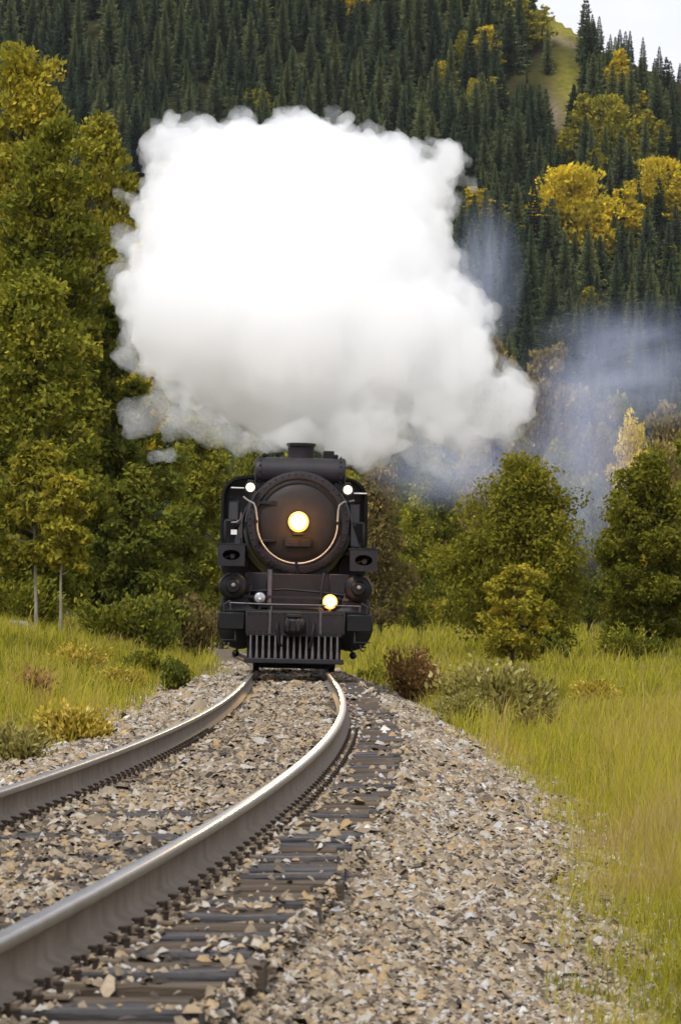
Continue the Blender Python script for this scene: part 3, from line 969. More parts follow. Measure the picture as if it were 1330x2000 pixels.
b = MB(); b.tube([(-.36, .02, .98), (-.36, -.1, .86), (-.33, -.12, .62), (-.26, -.06, .50)], .03, 8); b.build('air_hose', M['black'], loco)
for xx_ in (.24, -.25):
    b = MB(); b.box((xx_, .03, .93), (.05, .05, .40)); b.build('coupler_guide', M['grey_black'], cp)

# pipework and fittings across the front
b = MB()
for k in range(17):
    for zz in (.80, 1.16):
        b.sphere((-.92 + k * 1.84 / 16, .045, zz), .016, 6)
q = b.build('rivet', M['black'], beam); q['kind'] = 'stuff'
b = MB(); b.tube([(.36, .02, .98), (.36, -.1, .86), (.33, -.12, .62), (.28, -.06, .50)], .03, 8); b.build('air_hose', M['black'], loco)
for x_, z0, z1 in ((-.95, 1.28, 1.72), (.52, 1.28, 2.0), (.98, 1.28, 1.66)):
    b = MB(); b.tube([(x_, 1.5, z0), (x_, 1.46, (z0 + z1) / 2), (x_ + .05, 1.55, z1)], .028, 8); b.build('steam_pipe', M['grey_black'], loco)
b = MB(); b.tube([(-1.0, 1.48, 1.60), (-.2, 1.5, 1.66), (.4, 1.5, 1.62), (1.0, 1.48, 1.56)], .022, 8); b.build('steam_pipe', M['black'], loco)
for s_ in (-1, 1):
    for k in range(3):
        b = MB(); b.box((s_ * 1.33, .40 + .28 * k, .62 + .22 * k), (.34, .22, .025), .006); b.build('ladder_step', M['grey_black'], loco)
    b = MB(); b.tube([(s_ * 1.18, .36, .60), (s_ * 1.18, 1.0, 1.22)], .018, 6); b.build('step_rail', M['steel_grey'], loco)
    b = MB(); b.tube([(s_ * 1.30, 1.4, .62), (s_ * 1.34, 1.3, .46), (s_ * 1.40, 1.3, .44)], .02, 6); b.build('drain_pipe', M['steel_grey'], loco)
# cowcatcher: base bar, sill and fifteen upright bars
cow = empty('cowcatcher', (0, 0, 0)); cow.parent = loco
b = MB(); b.box((-.02, -.16, .225), (1.98, .12, .10), .015); b.build('base_bar', M['grey_black'], cow)
b = MB(); b.box((-.02, .06, .74), (1.90, .12, .06), .01); b.build('top_bar', M['black'], cow)
b = MB(); b.box((-.02, .14, .48), (1.86, .02, .46)); b.build('back_sheet', M['void'], cow)
bar = MB(); bar.prism([(-.03, .26), (.03, .26), (.018, .5), (.018, .73), (-.018, .73), (-.018, .5)], -.03, .03)
bar_me = bar.mesh('pilot_bar', M['bar'], False)
# lean the bars back towards the top
for v in bar_me.vertices:
    v.co.y += -.16 + (v.co.z - .26) * .40
for k in range(15):
    q = link('pilot_bar', bar_me, cow); q.location = (-.02 - .86 + k * 1.72 / 14, 0, 0)

# ditch lamps on the deck
for s_, zl, lit in ((-1, 1.475, False), (1, 1.42, True)):
    x_ = -.715 if s_ < 0 else .685
    b = MB(); b.lathe([(.04, .62), (.09, .58), (.115, .50), (.125, .48), (.125, .45), (.105, .45)] if not lit else [(.05, .66), (.11, .62), (.135, .58), (.15, .56), (.15, .54), (.135, .54)], 20, 'y', (x_, 0, zl), False)
    b.box((x_, .54, zl - .16), (.06, .06, .14))
    d = b.build('ditch_lamp', M['grey_black'], loco)
    b = MB()
    if lit: b.lathe([(0, .33), (.04, .334), (.08, .35), (.105, .37)], 24, 'y', (x_, 0, zl), False); b.lathe([(.133, .44), (.137, .48), (.137, .545)], 24, 'y', (x_, 0, zl), False)  # second lathe: glowing sleeve, shaped to throw light on the parts behind
    else: b.lathe([(0, .42), (.05, .424), (.09, .437), (.11, .455)], 18, 'y', (x_, 0, zl), False)
    b.build('lens', M['ditch_emit'] if lit else M['lens_off'], d)
    if lit:
        b = MB(); b.lathe([(.105, .37), (.128, .40), (.142, .43), (.145, .445), (.134, .45)], 24, 'y', (x_, 0, zl), False); b.build('glow_rim', M['amber_glow'], d)
    if not lit:
        b = MB(); b.sphere((x_, .415, zl - .03), .03, 8); b.build('highlight_dot', M['white_paint'], d)  # white ball painted in as the highlight on the unlit lens

# pilot truck and driving wheels
def wheel(r, x_, y_, name, sp):
    b = MB(); b.lathe([(r - .09, -.06), (r + .025, -.065), (r + .025, -.03), (r, -.025), (r - .01, .06), (r - .09, .06)], 32, 'x', (x_, y_, r), False)
    b.lathe([(r - .09, -.06), (r - .09, .06)], 32, 'x', (x_, y_, r), False)
    wl = b.build(name, M['black'], loco)
    b = MB(); b.lathe([(.04, -.1), (.16, -.1), (.16, .1), (.04, .1)], 16, 'x', (x_, y_, r))
    for k in range(sp):
        a = 2 * pi * k / sp
        b.tube([(x_, y_ + .12 * cos(a), r + .12 * sin(a)), (x_, y_ + (r - .07) * cos(a), r + (r - .07) * sin(a))], .035, 6)
    b.build('spokes', M['black'], wl)
for s_ in (-1, 1):
    for yy_ in (1.55, 3.5):
        wheel(.42, s_ * .76, yy_, 'pilot_wheel', 10)
    for yy_ in (5.6, 7.6, 9.6):
        wheel(.95, s_ * .76, yy_, 'driving_wheel', 14)
    b = MB(); b.box((s_ * 1.0, 7.6, .75), (.08, 4.3, .14), .02); b.build('coupling_rod', M['steel_grey'], loco)
for yy_ in (1.55, 3.5):
    b = MB(); b.tube([(-.76, yy_, .42), (.76, yy_, .42)], .08, 10); b.build('axle', M['black'], loco)
b = MB(); b.box((0, 1.1, .20), (1.40, .10, .26), .02); b.box((0, 2.5, .42), (1.2, 2.2, .30), .02); b.build('pilot_truck_and_shade', M['void'], loco)  # front black box is added to darken the shade under the engine
b = MB(); b.box((0, .6, .25), (1.56, .06, .06)); b.build('truck_guard', M['grey_black'], loco)
#@@LOCO_END

# ------------------------------------------------------------------ vegetation builders
def tubes_np(paths, n=5):
    """paths: list of (pts (k,3), radii (k,)) -> one tapered tube each"""
    V = []; FQ = []; base = 0
    for pts, rad in paths:
        pts = np.asarray(pts, float); k = len(pts)
        d = np.gradient(pts, axis=0); d /= np.linalg.norm(d, axis=1)[:, None] + 1e-9
        ref = np.array([.31, .95, .05]) if abs(d[0, 2]) > .6 else np.array([0, 0, 1.])
        u = np.cross(d, ref); u /= np.linalg.norm(u, axis=1)[:, None] + 1e-9
        v = np.cross(d, u)
        a = 2 * pi * np.arange(n) / n
        ring = pts[:, None] + np.asarray(rad)[:, None, None] * (u[:, None] * np.cos(a)[None, :, None] + v[:, None] * np.sin(a)[None, :, None])
        V.append(ring.reshape(-1, 3))
        i = base + np.arange(k - 1)[:, None] * n; j = np.arange(n)[None]
        FQ.append(np.stack([i + j, i + (j + 1) % n, i + n + (j + 1) % n, i + n + j], -1).reshape(-1, 4))
        base += k * n
    return np.concatenate(V), np.concatenate(FQ)

def leaf_quads(c, size, r, up=.35, elong=1.7, dirs=None):
    """c (n,3) leaf centres, size (n,) -> verts, faces of pointed leaf quads"""
    n = len(c)
    a = r.normal(size=(n, 3)) if dirs is None else dirs + r.normal(0, .45, (n, 3))
    a /= np.linalg.norm(a, axis=1)[:, None]
    nn = r.normal(size=(n, 3)); nn[:, 2] = np.abs(nn[:, 2]) * (1 + up) + up
    b = np.cross(nn, a); b /= np.linalg.norm(b, axis=1)[:, None] + 1e-9
    l = (size * elong * .5)[:, None] * a
    wv = (size * .5)[:, None] * b
    v = np.stack([c - l, c + wv - l * .1, c + l, c - wv - l * .1], 1).reshape(-1, 3)
    f = np.arange(n * 4).reshape(n, 4)
    return v, f

M['bark'] = simple('grey_brown_bark', [(.3, (.035, .028, .020)), (.7, (.10, .085, .065))], 14, .95, 0, (20, .6, .02), stretch=(1, 1, .2), spec=.1)
M['bark_pale'] = simple('pale_aspen_bark', [(.3, (.16, .14, .10)), (.7, (.34, .31, .24))], 10, .9, 0, (20, .4, .02), stretch=(1, 1, .3), spec=.1)
LEAF = {
 'olive': leaf_mat('olive_green_leaves', [(0, (0.067, 0.077, 0.012)), (.35, (0.148, 0.159, 0.022)), (.65, (0.266, 0.253, 0.030)), (1, (0.482, 0.396, 0.048))]),
 'gold': leaf_mat('golden_leaves', [(0, (0.204, 0.180, 0.019)), (.4, (0.510, 0.404, 0.029)), (.75, (0.775, 0.574, 0.032)), (1, (1.022, 0.766, 0.055))]),
 'yellowgreen': leaf_mat('yellow_green_leaves', [(0, (0.110, 0.110, 0.018)), (.4, (0.253, 0.230, 0.028)), (.75, (0.415, 0.352, 0.039)), (1, (0.612, 0.458, 0.052))]),
 'green': leaf_mat('mid_green_leaves', [(0, (0.059, 0.072, 0.017)), (.4, (0.137, 0.156, 0.025)), (.75, (0.234, 0.228, 0.031)), (1, (0.418, 0.342, 0.046))]),
 'field': leaf_mat('field_tree_leaves', [(0, (0.066, 0.072, 0.011)), (.4, (0.152, 0.152, 0.018)), (.75, (0.231, 0.213, 0.024)), (1, (0.330, 0.264, 0.033))]),
 'brown': leaf_mat('autumn_brown_leaves', [(0, (0.095, 0.074, 0.033)), (.4, (0.210, 0.163, 0.057)), (.75, (0.347, 0.268, 0.084)), (1, (0.525, 0.407, 0.133))]),
 'russet': leaf_mat('russet_leaves', [(0, (0.153, 0.088, 0.030)), (.4, (0.323, 0.184, 0.068)), (.75, (0.476, 0.288, 0.112)), (1, (0.714, 0.512, 0.255))], .35, .1),
 'pale': leaf_mat('pale_leaves', [(0, (.15, .135, .03)), (.4, (.30, .26, .06)), (.72, (.45, .39, .14)), (1, (.60, .54, .30))], .4, .1),
 'straw': leaf_mat('straw_leaves', [(0, (0.171, 0.144, 0.024)), (.4, (0.410, 0.320, 0.042)), (.75, (0.650, 0.480, 0.084)), (1, (0.889, 0.704, 0.240))], .4, .1),
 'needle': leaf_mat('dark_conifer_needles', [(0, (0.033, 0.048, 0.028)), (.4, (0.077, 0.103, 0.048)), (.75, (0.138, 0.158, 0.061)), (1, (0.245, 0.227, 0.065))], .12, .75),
}

def make_deciduous(seed, H, W, leaves, size, clumps=150, limbs=34, lo=.08, peak=.35, rise=.5, spread=.72, topw=.12, trunk_r=None, leader=3, twig_dir=0.0, prof=None, var=1.0):
    """returns trunk and crown meshes; W is the largest crown radius, peak the height share where it sits"""
    r = np.random.default_rng(seed)
    tr = trunk_r or H * .014 + .03
    zs = np.linspace(-.3, H * .93, 12)
    wob = np.cumsum(r.normal(0, .012 * H, (12, 2)), 0) * np.linspace(0, .6, 12)[:, None]
    tp = np.column_stack([wob, zs])
    paths = [(tp, np.interp(zs / H, [-.05, 0, .05, 1], [tr * 1.5, tr * 1.25, tr, tr * .12]))]
    def env(h):
        if prof: return W * np.interp(h, prof[0], prof[1])
        return W * np.interp(h, [0, lo, peak, .75, .92, 1.0], [.3, .6, 1.0, .62, .30, topw * .5])
    cen = []; cr = []; cd = []
    for k in range(limbs):
        h = lo + (1.0 - lo) * ((k + r.uniform(0, 1)) / limbs) ** .9 * .95
        az = k * 2.4 + r.uniform(-.5, .5)
        p0 = np.array([np.interp(h * H, zs, tp[:, 0]), np.interp(h * H, zs, tp[:, 1]), h * H])
        ln = env(h) * r.uniform(.72, 1.12)
        pitch = rise * (0.55 + 1.2 * h) + r.uniform(-.2, .25)
        m = 6
        s = np.linspace(0, 1, m)
        d = np.array([cos(az), sin(az), 0])
        pts = p0 + d[None] * (ln * s)[:, None] + np.array([0, 0, 1.])[None] * (ln * np.tan(np.clip(pitch, -.3, 1.1)) * (s ** 1.25))[:, None] * .85
        pts += np.cumsum(r.normal(0, .03 * ln, (m, 3)), 0) * s[:, None]
        pts[:, 2] = np.minimum(pts[:, 2], H * (1.0 if r.random() < .2 else .985))
        lr = tr * np.interp(h, [0, 1], [.5, .16])
        paths.append((pts, lr * np.linspace(1, .2, m)))
        nc = max(2, int(clumps / limbs * (.4 + 1.2 * ln / W)))
        for _ in range(nc):
            u = r.uniform(.25, 1.05) ** .8
            q = np.array([np.interp(u, s, pts[:, j]) for j in range(3)])
            rad = W * r.uniform(.09, .20) * (1.1 - .3 * h) * spread / .5
            off = r.normal(0, .10 * ln + .03 * W, 3)
            cen.append(q + off); cr.append(rad); cd.append(d * .7 + np.array([0, 0, twig_dir]))
    for k in range(leader):
        cen.append(np.array([tp[-1, 0] + r.normal(0, topw * W), tp[-1, 1] + r.normal(0, topw * W), H * r.uniform(.9, .985)])); cr.append(W * .1); cd.append(np.array([0, 0, 1.]))
    cen = np.array(cen); cr = np.array(cr); cd = np.array(cd)
    wgt = cr ** 1.6; wgt = wgt / wgt.sum()
    idx = r.choice(len(cen), leaves, p=wgt)
    dv = r.normal(size=(leaves, 3)); dv /= np.linalg.norm(dv, axis=1)[:, None]
    rad = cr[idx] * r.random(leaves) ** .45 * 1.25
    c = cen[idx] + dv * rad[:, None] * np.array([1.15, 1.15, .72])
    sz = size * np.exp(r.normal(0, .25, leaves))
    v, f = leaf_quads(c, sz, r, dirs=(cd[idx] * (1.0 if twig_dir else 0) + r.normal(0, .6, (leaves, 3))) if twig_dir else None)
    # hue differs from branch to branch and leaf to leaf; lighter tops paint in light from above
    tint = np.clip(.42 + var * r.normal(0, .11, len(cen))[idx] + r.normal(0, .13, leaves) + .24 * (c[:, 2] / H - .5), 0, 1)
    tv, tf = tubes_np(paths, 6)
    return tv, tf, v, f, tint

def tree_meshes(names, bark, leafm, args):
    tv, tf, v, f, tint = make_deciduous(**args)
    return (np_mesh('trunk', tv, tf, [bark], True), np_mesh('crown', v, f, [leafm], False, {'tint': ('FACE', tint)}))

CONE = ([0, .06, .14, .3, .5, .72, .88, 1], [.35, .7, .95, 1.0, .80, .46, .24, .06])
TALL = ([0, .06, .15, .35, .55, .72, .86, .95, 1], [.4, .8, .95, 1.0, .86, .64, .40, .20, .06])
SPIRE = ([0, .06, .14, .28, .5, .72, .88, 1], [.3, .7, .95, 1.0, .74, .46, .26, .08])
def place(name, meshes, loc, rz, sc, label, cat, group=None, sxy=None, pn=('trunk', 'crown'), tilt=0):
    o = empty(name, loc, rz)
    o.scale = (sxy or sc, sxy or sc, sc)
    if tilt: o.rotation_euler.x = tilt
    tag(o, label, cat, group)
    for nm, me in zip(pn, meshes):
        link(nm, me, o)
    return o

def gz(x, y):
    return float(ground_z(np.array([x]), np.array([y]))[0])

def fg_tree(px, top, hw, Y, leaf, label, seed, leaves=20000, size=.15, bark='bark', name='deciduous_tree', base=None, **kw):
    x = (px - 665) / F * Y
    z = gz(x, Y) - .05
    zt = CAM_H + (HOR - top) / F * Y
    H = zt - z
    W = hw / F * Y
    args = dict(seed=seed, H=H, W=W, leaves=leaves, size=size)
    args.update(kw)
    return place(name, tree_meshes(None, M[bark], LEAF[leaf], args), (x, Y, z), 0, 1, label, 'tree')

# ---- the wood on the left bank
fg_tree(12, 88, 150, 178, 'yellowgreen', 'tallest tree at the left edge, its pointed yellow-green top against the dark forest', 11, 36000, 0.125, prof=TALL, rise=1.0, limbs=60, clumps=300, lo=.03, twig_dir=1.0, leader=14)
fg_tree(192, 205, 105, 192, 'yellowgreen', 'tall yellow-green tree with upswept sprays, between the left edge and the steam cloud', 12, 32000, 0.12, prof=TALL, rise=1.15, limbs=54, clumps=260, lo=.05, twig_dir=1.3, leader=14)
fg_tree(262, 285, 70, 206, 'gold', 'golden-topped tree touching the upper left edge of the white steam cloud', 13, 20000, 0.12, peak=.4, rise=1.0, limbs=36, clumps=150, lo=.2, twig_dir=.6)
fg_tree(95, 225, 120, 168, 'olive', 'tall olive-green tree between the pointed left-edge tree and the upswept yellow-green one', 14, 34000, 0.12, prof=TALL, rise=.95, limbs=54, clumps=270, lo=.04, twig_dir=.8, leader=12)
fg_tree(70, 520, 140, 156, 'olive', 'broad dark olive tree standing in front of the tall ones, behind the pale young aspens', 15, 32000, 0.115, peak=.45, rise=.35, limbs=46, clumps=230, lo=.08)
fg_tree(215, 560, 95, 172, 'green', 'dark green bushy tree beside the left side of the steam cloud', 16, 24000, 0.12, peak=.4, rise=.4, limbs=40, clumps=190, lo=.06)
fg_tree(305, 640, 90, 215, 'green', 'dark green tree standing right behind the lower left wisps of steam', 17, 22000, 0.125, peak=.45, rise=.4, limbs=38, clumps=170, lo=.05)
fg_tree(372, 790, 85, 232, 'olive', 'rounded olive tree just left of the locomotive cab', 18, 19000, 0.12, peak=.45, rise=.4, limbs=36, clumps=160, lo=.03)
fg_tree(262, 905, 80, 165, 'green', 'low dark green tree over the grassy bank, left of the olive tree by the cab', 19, 13440, 0.117, peak=.45, rise=.3, limbs=34, clumps=150, lo=.03)
fg_tree(430, 850, 60, 262, 'olive', 'slim olive tree half hidden behind the locomotive cab', 20, 8400, 0.159, peak=.5, rise=.4, limbs=30, clumps=110, lo=.03)
fg_tree(72, 870, 88, 143, 'yellowgreen', 'young aspen with a bare pale trunk on the left bank, nearest the left edge', 21, 9000, .10, 'bark_pale', 'aspen_tree', lo=.34, peak=.6, rise=.5, limbs=26, clumps=90, trunk_r=.06)
fg_tree(120, 930, 62, 139, 'yellowgreen', 'slimmer young aspen with a thin pale trunk, right of its taller pale-trunked neighbour', 22, 6000, .095, 'bark_pale', 'aspen_tree', lo=.36, peak=.6, rise=.5, limbs=22, clumps=70, trunk_r=.05)
fg_tree(-90, 300, 150, 190, 'olive', 'olive tree whose branches reach in from the left edge', 23, 13440, 0.180, peak=.4, rise=.6, limbs=36, clumps=160, lo=.05)

# ---- right-hand field
fg_tree(1010, 908, 138, 192, 'field', 'large rounded green tree in the right-hand field, alone between the smoke and the grass', 31, 36000, 0.105, peak=.34, rise=.55, limbs=52, clumps=280, lo=.05, prof=CONE, leader=8)
fg_tree(1268, 893, 100, 196, 'field', 'tall green tree at the right edge beside the grassy mound', 32, 30000, 0.105, peak=.4, rise=.6, limbs=48, clumps=240, lo=.05, prof=CONE, leader=8)
fg_tree(1000, 1115, 70, 172, 'yellowgreen', 'small light green tree growing in front of the large rounded tree', 33, 7000, .10, peak=.45, rise=.6, limbs=26, clumps=80, lo=.1)
fg_tree(1200, 945, 42, 215, 'olive', 'narrow olive tree tucked behind the left side of the right-edge tree', 34, 9000, .14, peak=.5, rise=.5, limbs=28, clumps=100, lo=.06)
fg_tree(1372, 950, 90, 205, 'olive', 'olive tree cut off by the right edge, behind the mound', 35, 9000, .14, peak=.45, rise=.5, limbs=28, clumps=100, lo=.06)

# ---- background broadleaf trees seen through the smoke on the right and behind the train
bgm = {}
def bg_tree(px, top, hw, Y, leaf, label, k, name='deciduous_tree'):
    key = (leaf, k)
    if key not in bgm:
        bgm[key] = tree_meshes(None, M['bark'], LEAF[leaf], dict(seed=60 + k, H=15, W=[3.4, 2.7, 4.2][k % 3], leaves=8500, size=.25, clumps=120, limbs=34, lo=.05, peak=[.4, .35, .5][k % 3], rise=[.7, .95, .45][k % 3], twig_dir=[.4, .7, 0][k % 3]))
    x = (px - 665) / F * Y
    z = gz(x, Y) - .1
    H = CAM_H + (HOR - top) / F * Y - z
    sxy = (hw / F * Y) / [3.4, 2.7, 4.2][k % 3]
    return place(name, bgm[key], (x, Y, z), random.uniform(0, 6.28), H / 15, label, 'tree', None, sxy)
BG = [(742, 915, 62, 258, 'brown', 'brownish olive tree close behind the right side of the locomotive', 0),
      (806, 985, 60, 280, 'olive', 'low olive tree behind the red-brown bush, next to the locomotive', 2),
      (862, 905, 62, 320, 'olive', 'smoke-dimmed tree left of the large rounded field tree', 0),
      (930, 870, 60, 345, 'brown', 'smoke-dimmed brown tree behind the left shoulder of the large rounded field tree', 2),
      (1062, 682, 62, 365, 'brown', 'tallest tan poplar to the right of the curled tip of the steam', 1),
      (965, 668, 45, 400, 'brown', 'tan poplar half behind the right flank of the steam cloud', 1),
      (1128, 770, 58, 372, 'brown', 'tan tree in the smoke just right of the tallest tan poplar', 0),
      (1185, 785, 40, 392, 'brown', 'narrow tan poplar in the blue smoke, with a pointed top', 1),
      (1238, 825, 52, 380, 'gold', 'dull gold tree in the blue smoke above the right-edge tree', 2),
      (1298, 872, 50, 388, 'brown', 'tan tree by the right edge, just above the right-edge green tree', 0),
      (1090, 880, 60, 330, 'olive', 'grey-green tree in the smoke over the top of the large rounded tree', 2),
      (1150, 935, 55, 300, 'olive', 'hazy olive tree in the gap between the two green field trees', 0),
      (690, 880, 60, 300, 'olive', 'olive tree hidden behind the chimney and the steam', 1),
      (1000, 800, 55, 420, 'olive', 'dark olive tree just below the curled tip of the steam', 2),
      (560, 900, 70, 330, 'olive', 'olive tree straight behind the boiler', 0),
      (480, 860, 60, 300, 'green', 'dark green tree behind the feedwater heater and the left shoulder of the engine', 2),
      (1350, 840, 60, 400, 'olive', 'olive tree leaning in at the right edge in the blue smoke', 1)]
for q in BG: bg_tree(*q)
# far hedge of trees closing the valley floor
k = 0
for px in range(-40, 1400, 46):
    if px < 640: continue
    o = bg_tree(px + random.uniform(-14, 14), random.uniform(840, 940) - (60 if px > 1000 else 0), random.uniform(40, 60), random.uniform(520, 700), ['olive', 'green', 'brown'][k % 3], 'hazy %s tree in the row at the foot of the forested hill' % ['olive', 'dark green', 'brownish'][k % 3], [0, 2, 1][k % 3])
    o['group'] = 'trees at the foot of the hill'
    k += 1

# ---- bushes and weeds
def bush(name, px, py_base, Y, H, W, leaf, label, seed, leaves, size, stems=14, up=1.0, cat='bush'):
    r = np.random.default_rng(seed)
    x = (px - 665) / F * Y
    z = gz(x, Y)
    paths = []; cen = []; cd = []
    for k in range(stems):
        az = r.uniform(0, 2 * pi); rad = W * r.random() ** .6
        h = H * (1 - .45 * (rad / W) ** 2) * r.uniform(.75, 1.05)
        s = np.linspace(0, 1, 6)
        p0 = np.array([cos(az), sin(az), 0]) * rad * .25
        p1 = np.array([cos(az) * rad, sin(az) * rad, h])
        pts = p0[None] * (1 - s)[:, None] + p1[None] * s[:, None]
        pts[:, 2] = h * s ** .8
        pts += np.cumsum(r.normal(0, .015 * H, (6, 3)), 0)
        paths.append((pts, np.linspace(.012, .004, 6)))
        for _ in range(max(3, int(leaves / stems / 22))):
            u = r.uniform(.15, 1.02) ** .75
            cen.append(np.array([np.interp(u, s, pts[:, j]) for j in range(3)]) + r.normal(0, .05 * W + .02, 3)); cd.append((p1 - p0) / h + np.array([0, 0, up - 1]))
    cen = np.array(cen); cd = np.array(cd)
    idx = r.integers(0, len(cen), leaves)
    c = cen[idx] + r.normal(0, .09 * W + .02, (leaves, 3))
    c[:, 2] = np.maximum(c[:, 2], .02)
    v, f = leaf_quads(c, size * np.exp(r.normal(0, .2, leaves)), r, .4, 2.0, cd[idx])
    tint = np.clip(.45 + r.normal(0, .12, len(cen))[idx] + r.normal(0, .2, leaves), 0, 1)
    tv, tf = tubes_np(paths, 5)
    o = place(name, (np_mesh('stems', tv, tf, [M['bark']], True), np_mesh('leaves', v, f, [LEAF[leaf]], False, {'tint': ('FACE', tint)})), (x, Y, z - .02), 0, 1, label, cat, None, None, ('stems', 'leaves'))
    return o
bush('bush', 805, 1350, 103, 1.15, .68, 'russet', 'red-brown bush at the ballast edge, right of the locomotive', 71, 3600, .042, 34)
bush('bush', 970, 1428, 82, 1.0, 1.02, 'pale', 'wide bush with pale, light-edged leaves beside the ballast, in front of the field trees', 72, 9000, .055, 54)
bush('bush', 905, 1400, 80, .62, .42, 'pale', 'low pale-leaved bush leaning onto the ballast, left end of the wide pale bush', 73, 4500, .03, 22)
bush('bush', 1045, 1440, 76, .42, .35, 'brown', 'small rusty-leaved bush at the near right foot of the wide pale bush', 74, 1300, .04, 14)
bush('bush', 140, 1430, 50, .36, .42, 'straw', 'yellow leafy plant on the left bank at the ballast edge', 75, 2600, .03, 22, cat='plant')
bush('bush', 190, 1420, 51, .24, .16, 'green', 'green leafy plant touching the yellow one on the left bank', 76, 900, .03, 12, cat='plant')
bush('bush', 337, 1335, 90, .62, .36, 'green', 'small dark green bush at the ballast edge, left of the locomotive', 77, 2200, .04, 16)
bush('bush', 35, 1470, 43, .36, .30, 'pale', 'pale yellow weeds at the left edge, just above the far rail', 78, 1700, .026, 18, cat='plant')
bush('weed', 60, 1335, 66, .40, .5, 'russet', 'russet weeds in the left-hand grass, highest above the pale yellow ones', 91, 1500, .03, 18, cat='plant')
bush('weed', 232, 1330, 84, .40, .5, 'straw', 'straw-yellow weeds on the left bank, right behind the yellow leafy plant', 92, 1500, .035, 18, cat='plant')
bush('weed', 150, 1285, 92, .45, .7, 'straw', 'pale straw weeds in the middle of the left bank, below the aspen trunks', 93, 1800, .04, 18, cat='plant')
bush('weed', 275, 1275, 105, .50, .5, 'olive', 'olive weeds on the left bank, just left of the small dark green bush', 94, 1500, .045, 16, cat='plant')
bush('weed', 1165, 1370, 100, .5, .6, 'straw', 'straw-coloured weeds in the right-hand field, below the tree at the right edge', 95, 1600, .045, 18, cat='plant')
bush('weed', 735, 1280, 128, .55, .5, 'olive', 'olive weeds between the locomotive and the red-brown bush', 96, 1500, .055, 16, cat='plant')
bush('bush', 300, 1225, 150, 1.9, 1.3, 'green', 'dark green thicket where the left bank meets the wood', 79, 4500, .08, 20)
bush('bush', 380, 1225, 165, 2.2, 1.1, 'brown', 'brownish thicket at the foot of the wood, nearest the locomotive', 80, 4500, .08, 20)
bush('bush', 215, 1190, 150, 1.4, 1.2, 'olive', 'low olive thicket under the wood on the left bank', 81, 3500, .08, 16)
bush('bush', 30, 1170, 152, 1.5, 1.6, 'olive', 'low olive thicket under the tall trees at the left edge', 82, 3500, .08, 16)
bush('bush', 1085, 1300, 186, 1.2, .5, 'green', 'dark leafy suckers round the trunk of the large rounded tree', 83, 2200, .07, 14)
bush('bush', 1225, 1290, 190, 1.3, 1.3, 'olive', 'dark brush under the tree at the right edge', 84, 4000, .08, 18)
bush('bush', 790, 1225, 300, 2.4, 2.2, 'yellowgreen', 'round light green bush on the far side of the field, behind the red-brown one', 85, 2500, .16, 14)
bush('bush', 900, 1215, 310, 2.6, 2.4, 'olive', 'dark bush on the far side of the field, behind the wide pale bush', 86, 2500, .16, 14)

# ---- grey deadwood and stones on the left bank
M['rock'] = simple('grey_rock', [(.3, (.12, .11, .105)), (.7, (.30, .28, .27))], 3, .9, 0, (9, .6, .05), spec=.2)
def rock(px, Y, r_, label, seed):
    rr_ = np.random.default_rng(seed)
    v, f = ico()
    bm = bmesh.new()
    for q in v: bm.verts.new(q)
    bm.verts.ensure_lookup_table()
    for q in f: bm.faces.new([bm.verts[i] for i in q])
    bmesh.ops.subdivide_edges(bm, edges=bm.edges, cuts=2, use_grid_fill=True)
    me = bpy.data.meshes.new('rock'); 
    co = np.array([q.co[:] for q in bm.verts]); co /= np.linalg.norm(co, axis=1)[:, None]
    co = co * (1 + .28 * fbm(co * 1.6 + seed, 4, seed))[:, None] * np.array([1.5, 1.1, .55]) * r_
    for q, c in zip(bm.verts, co): q.co = c
    bm.to_mesh(me); bm.free(); me.materials.append(M['rock'])
    x = (px - 665) / F * Y
    o = link('rock', me); o.location = (x, Y, gz(x, Y) + r_ * .2)
    tag(o, label, 'rock')
rock(28, 134, .34, 'grey boulder in the grass at the left edge, under the young aspens', 3)
rock(52, 131, .18, 'small grey stone right of the boulder under the young aspens', 4)
rock(1262, 176, .30, 'flat grey stone lying on the grassy mound at the right edge', 6)

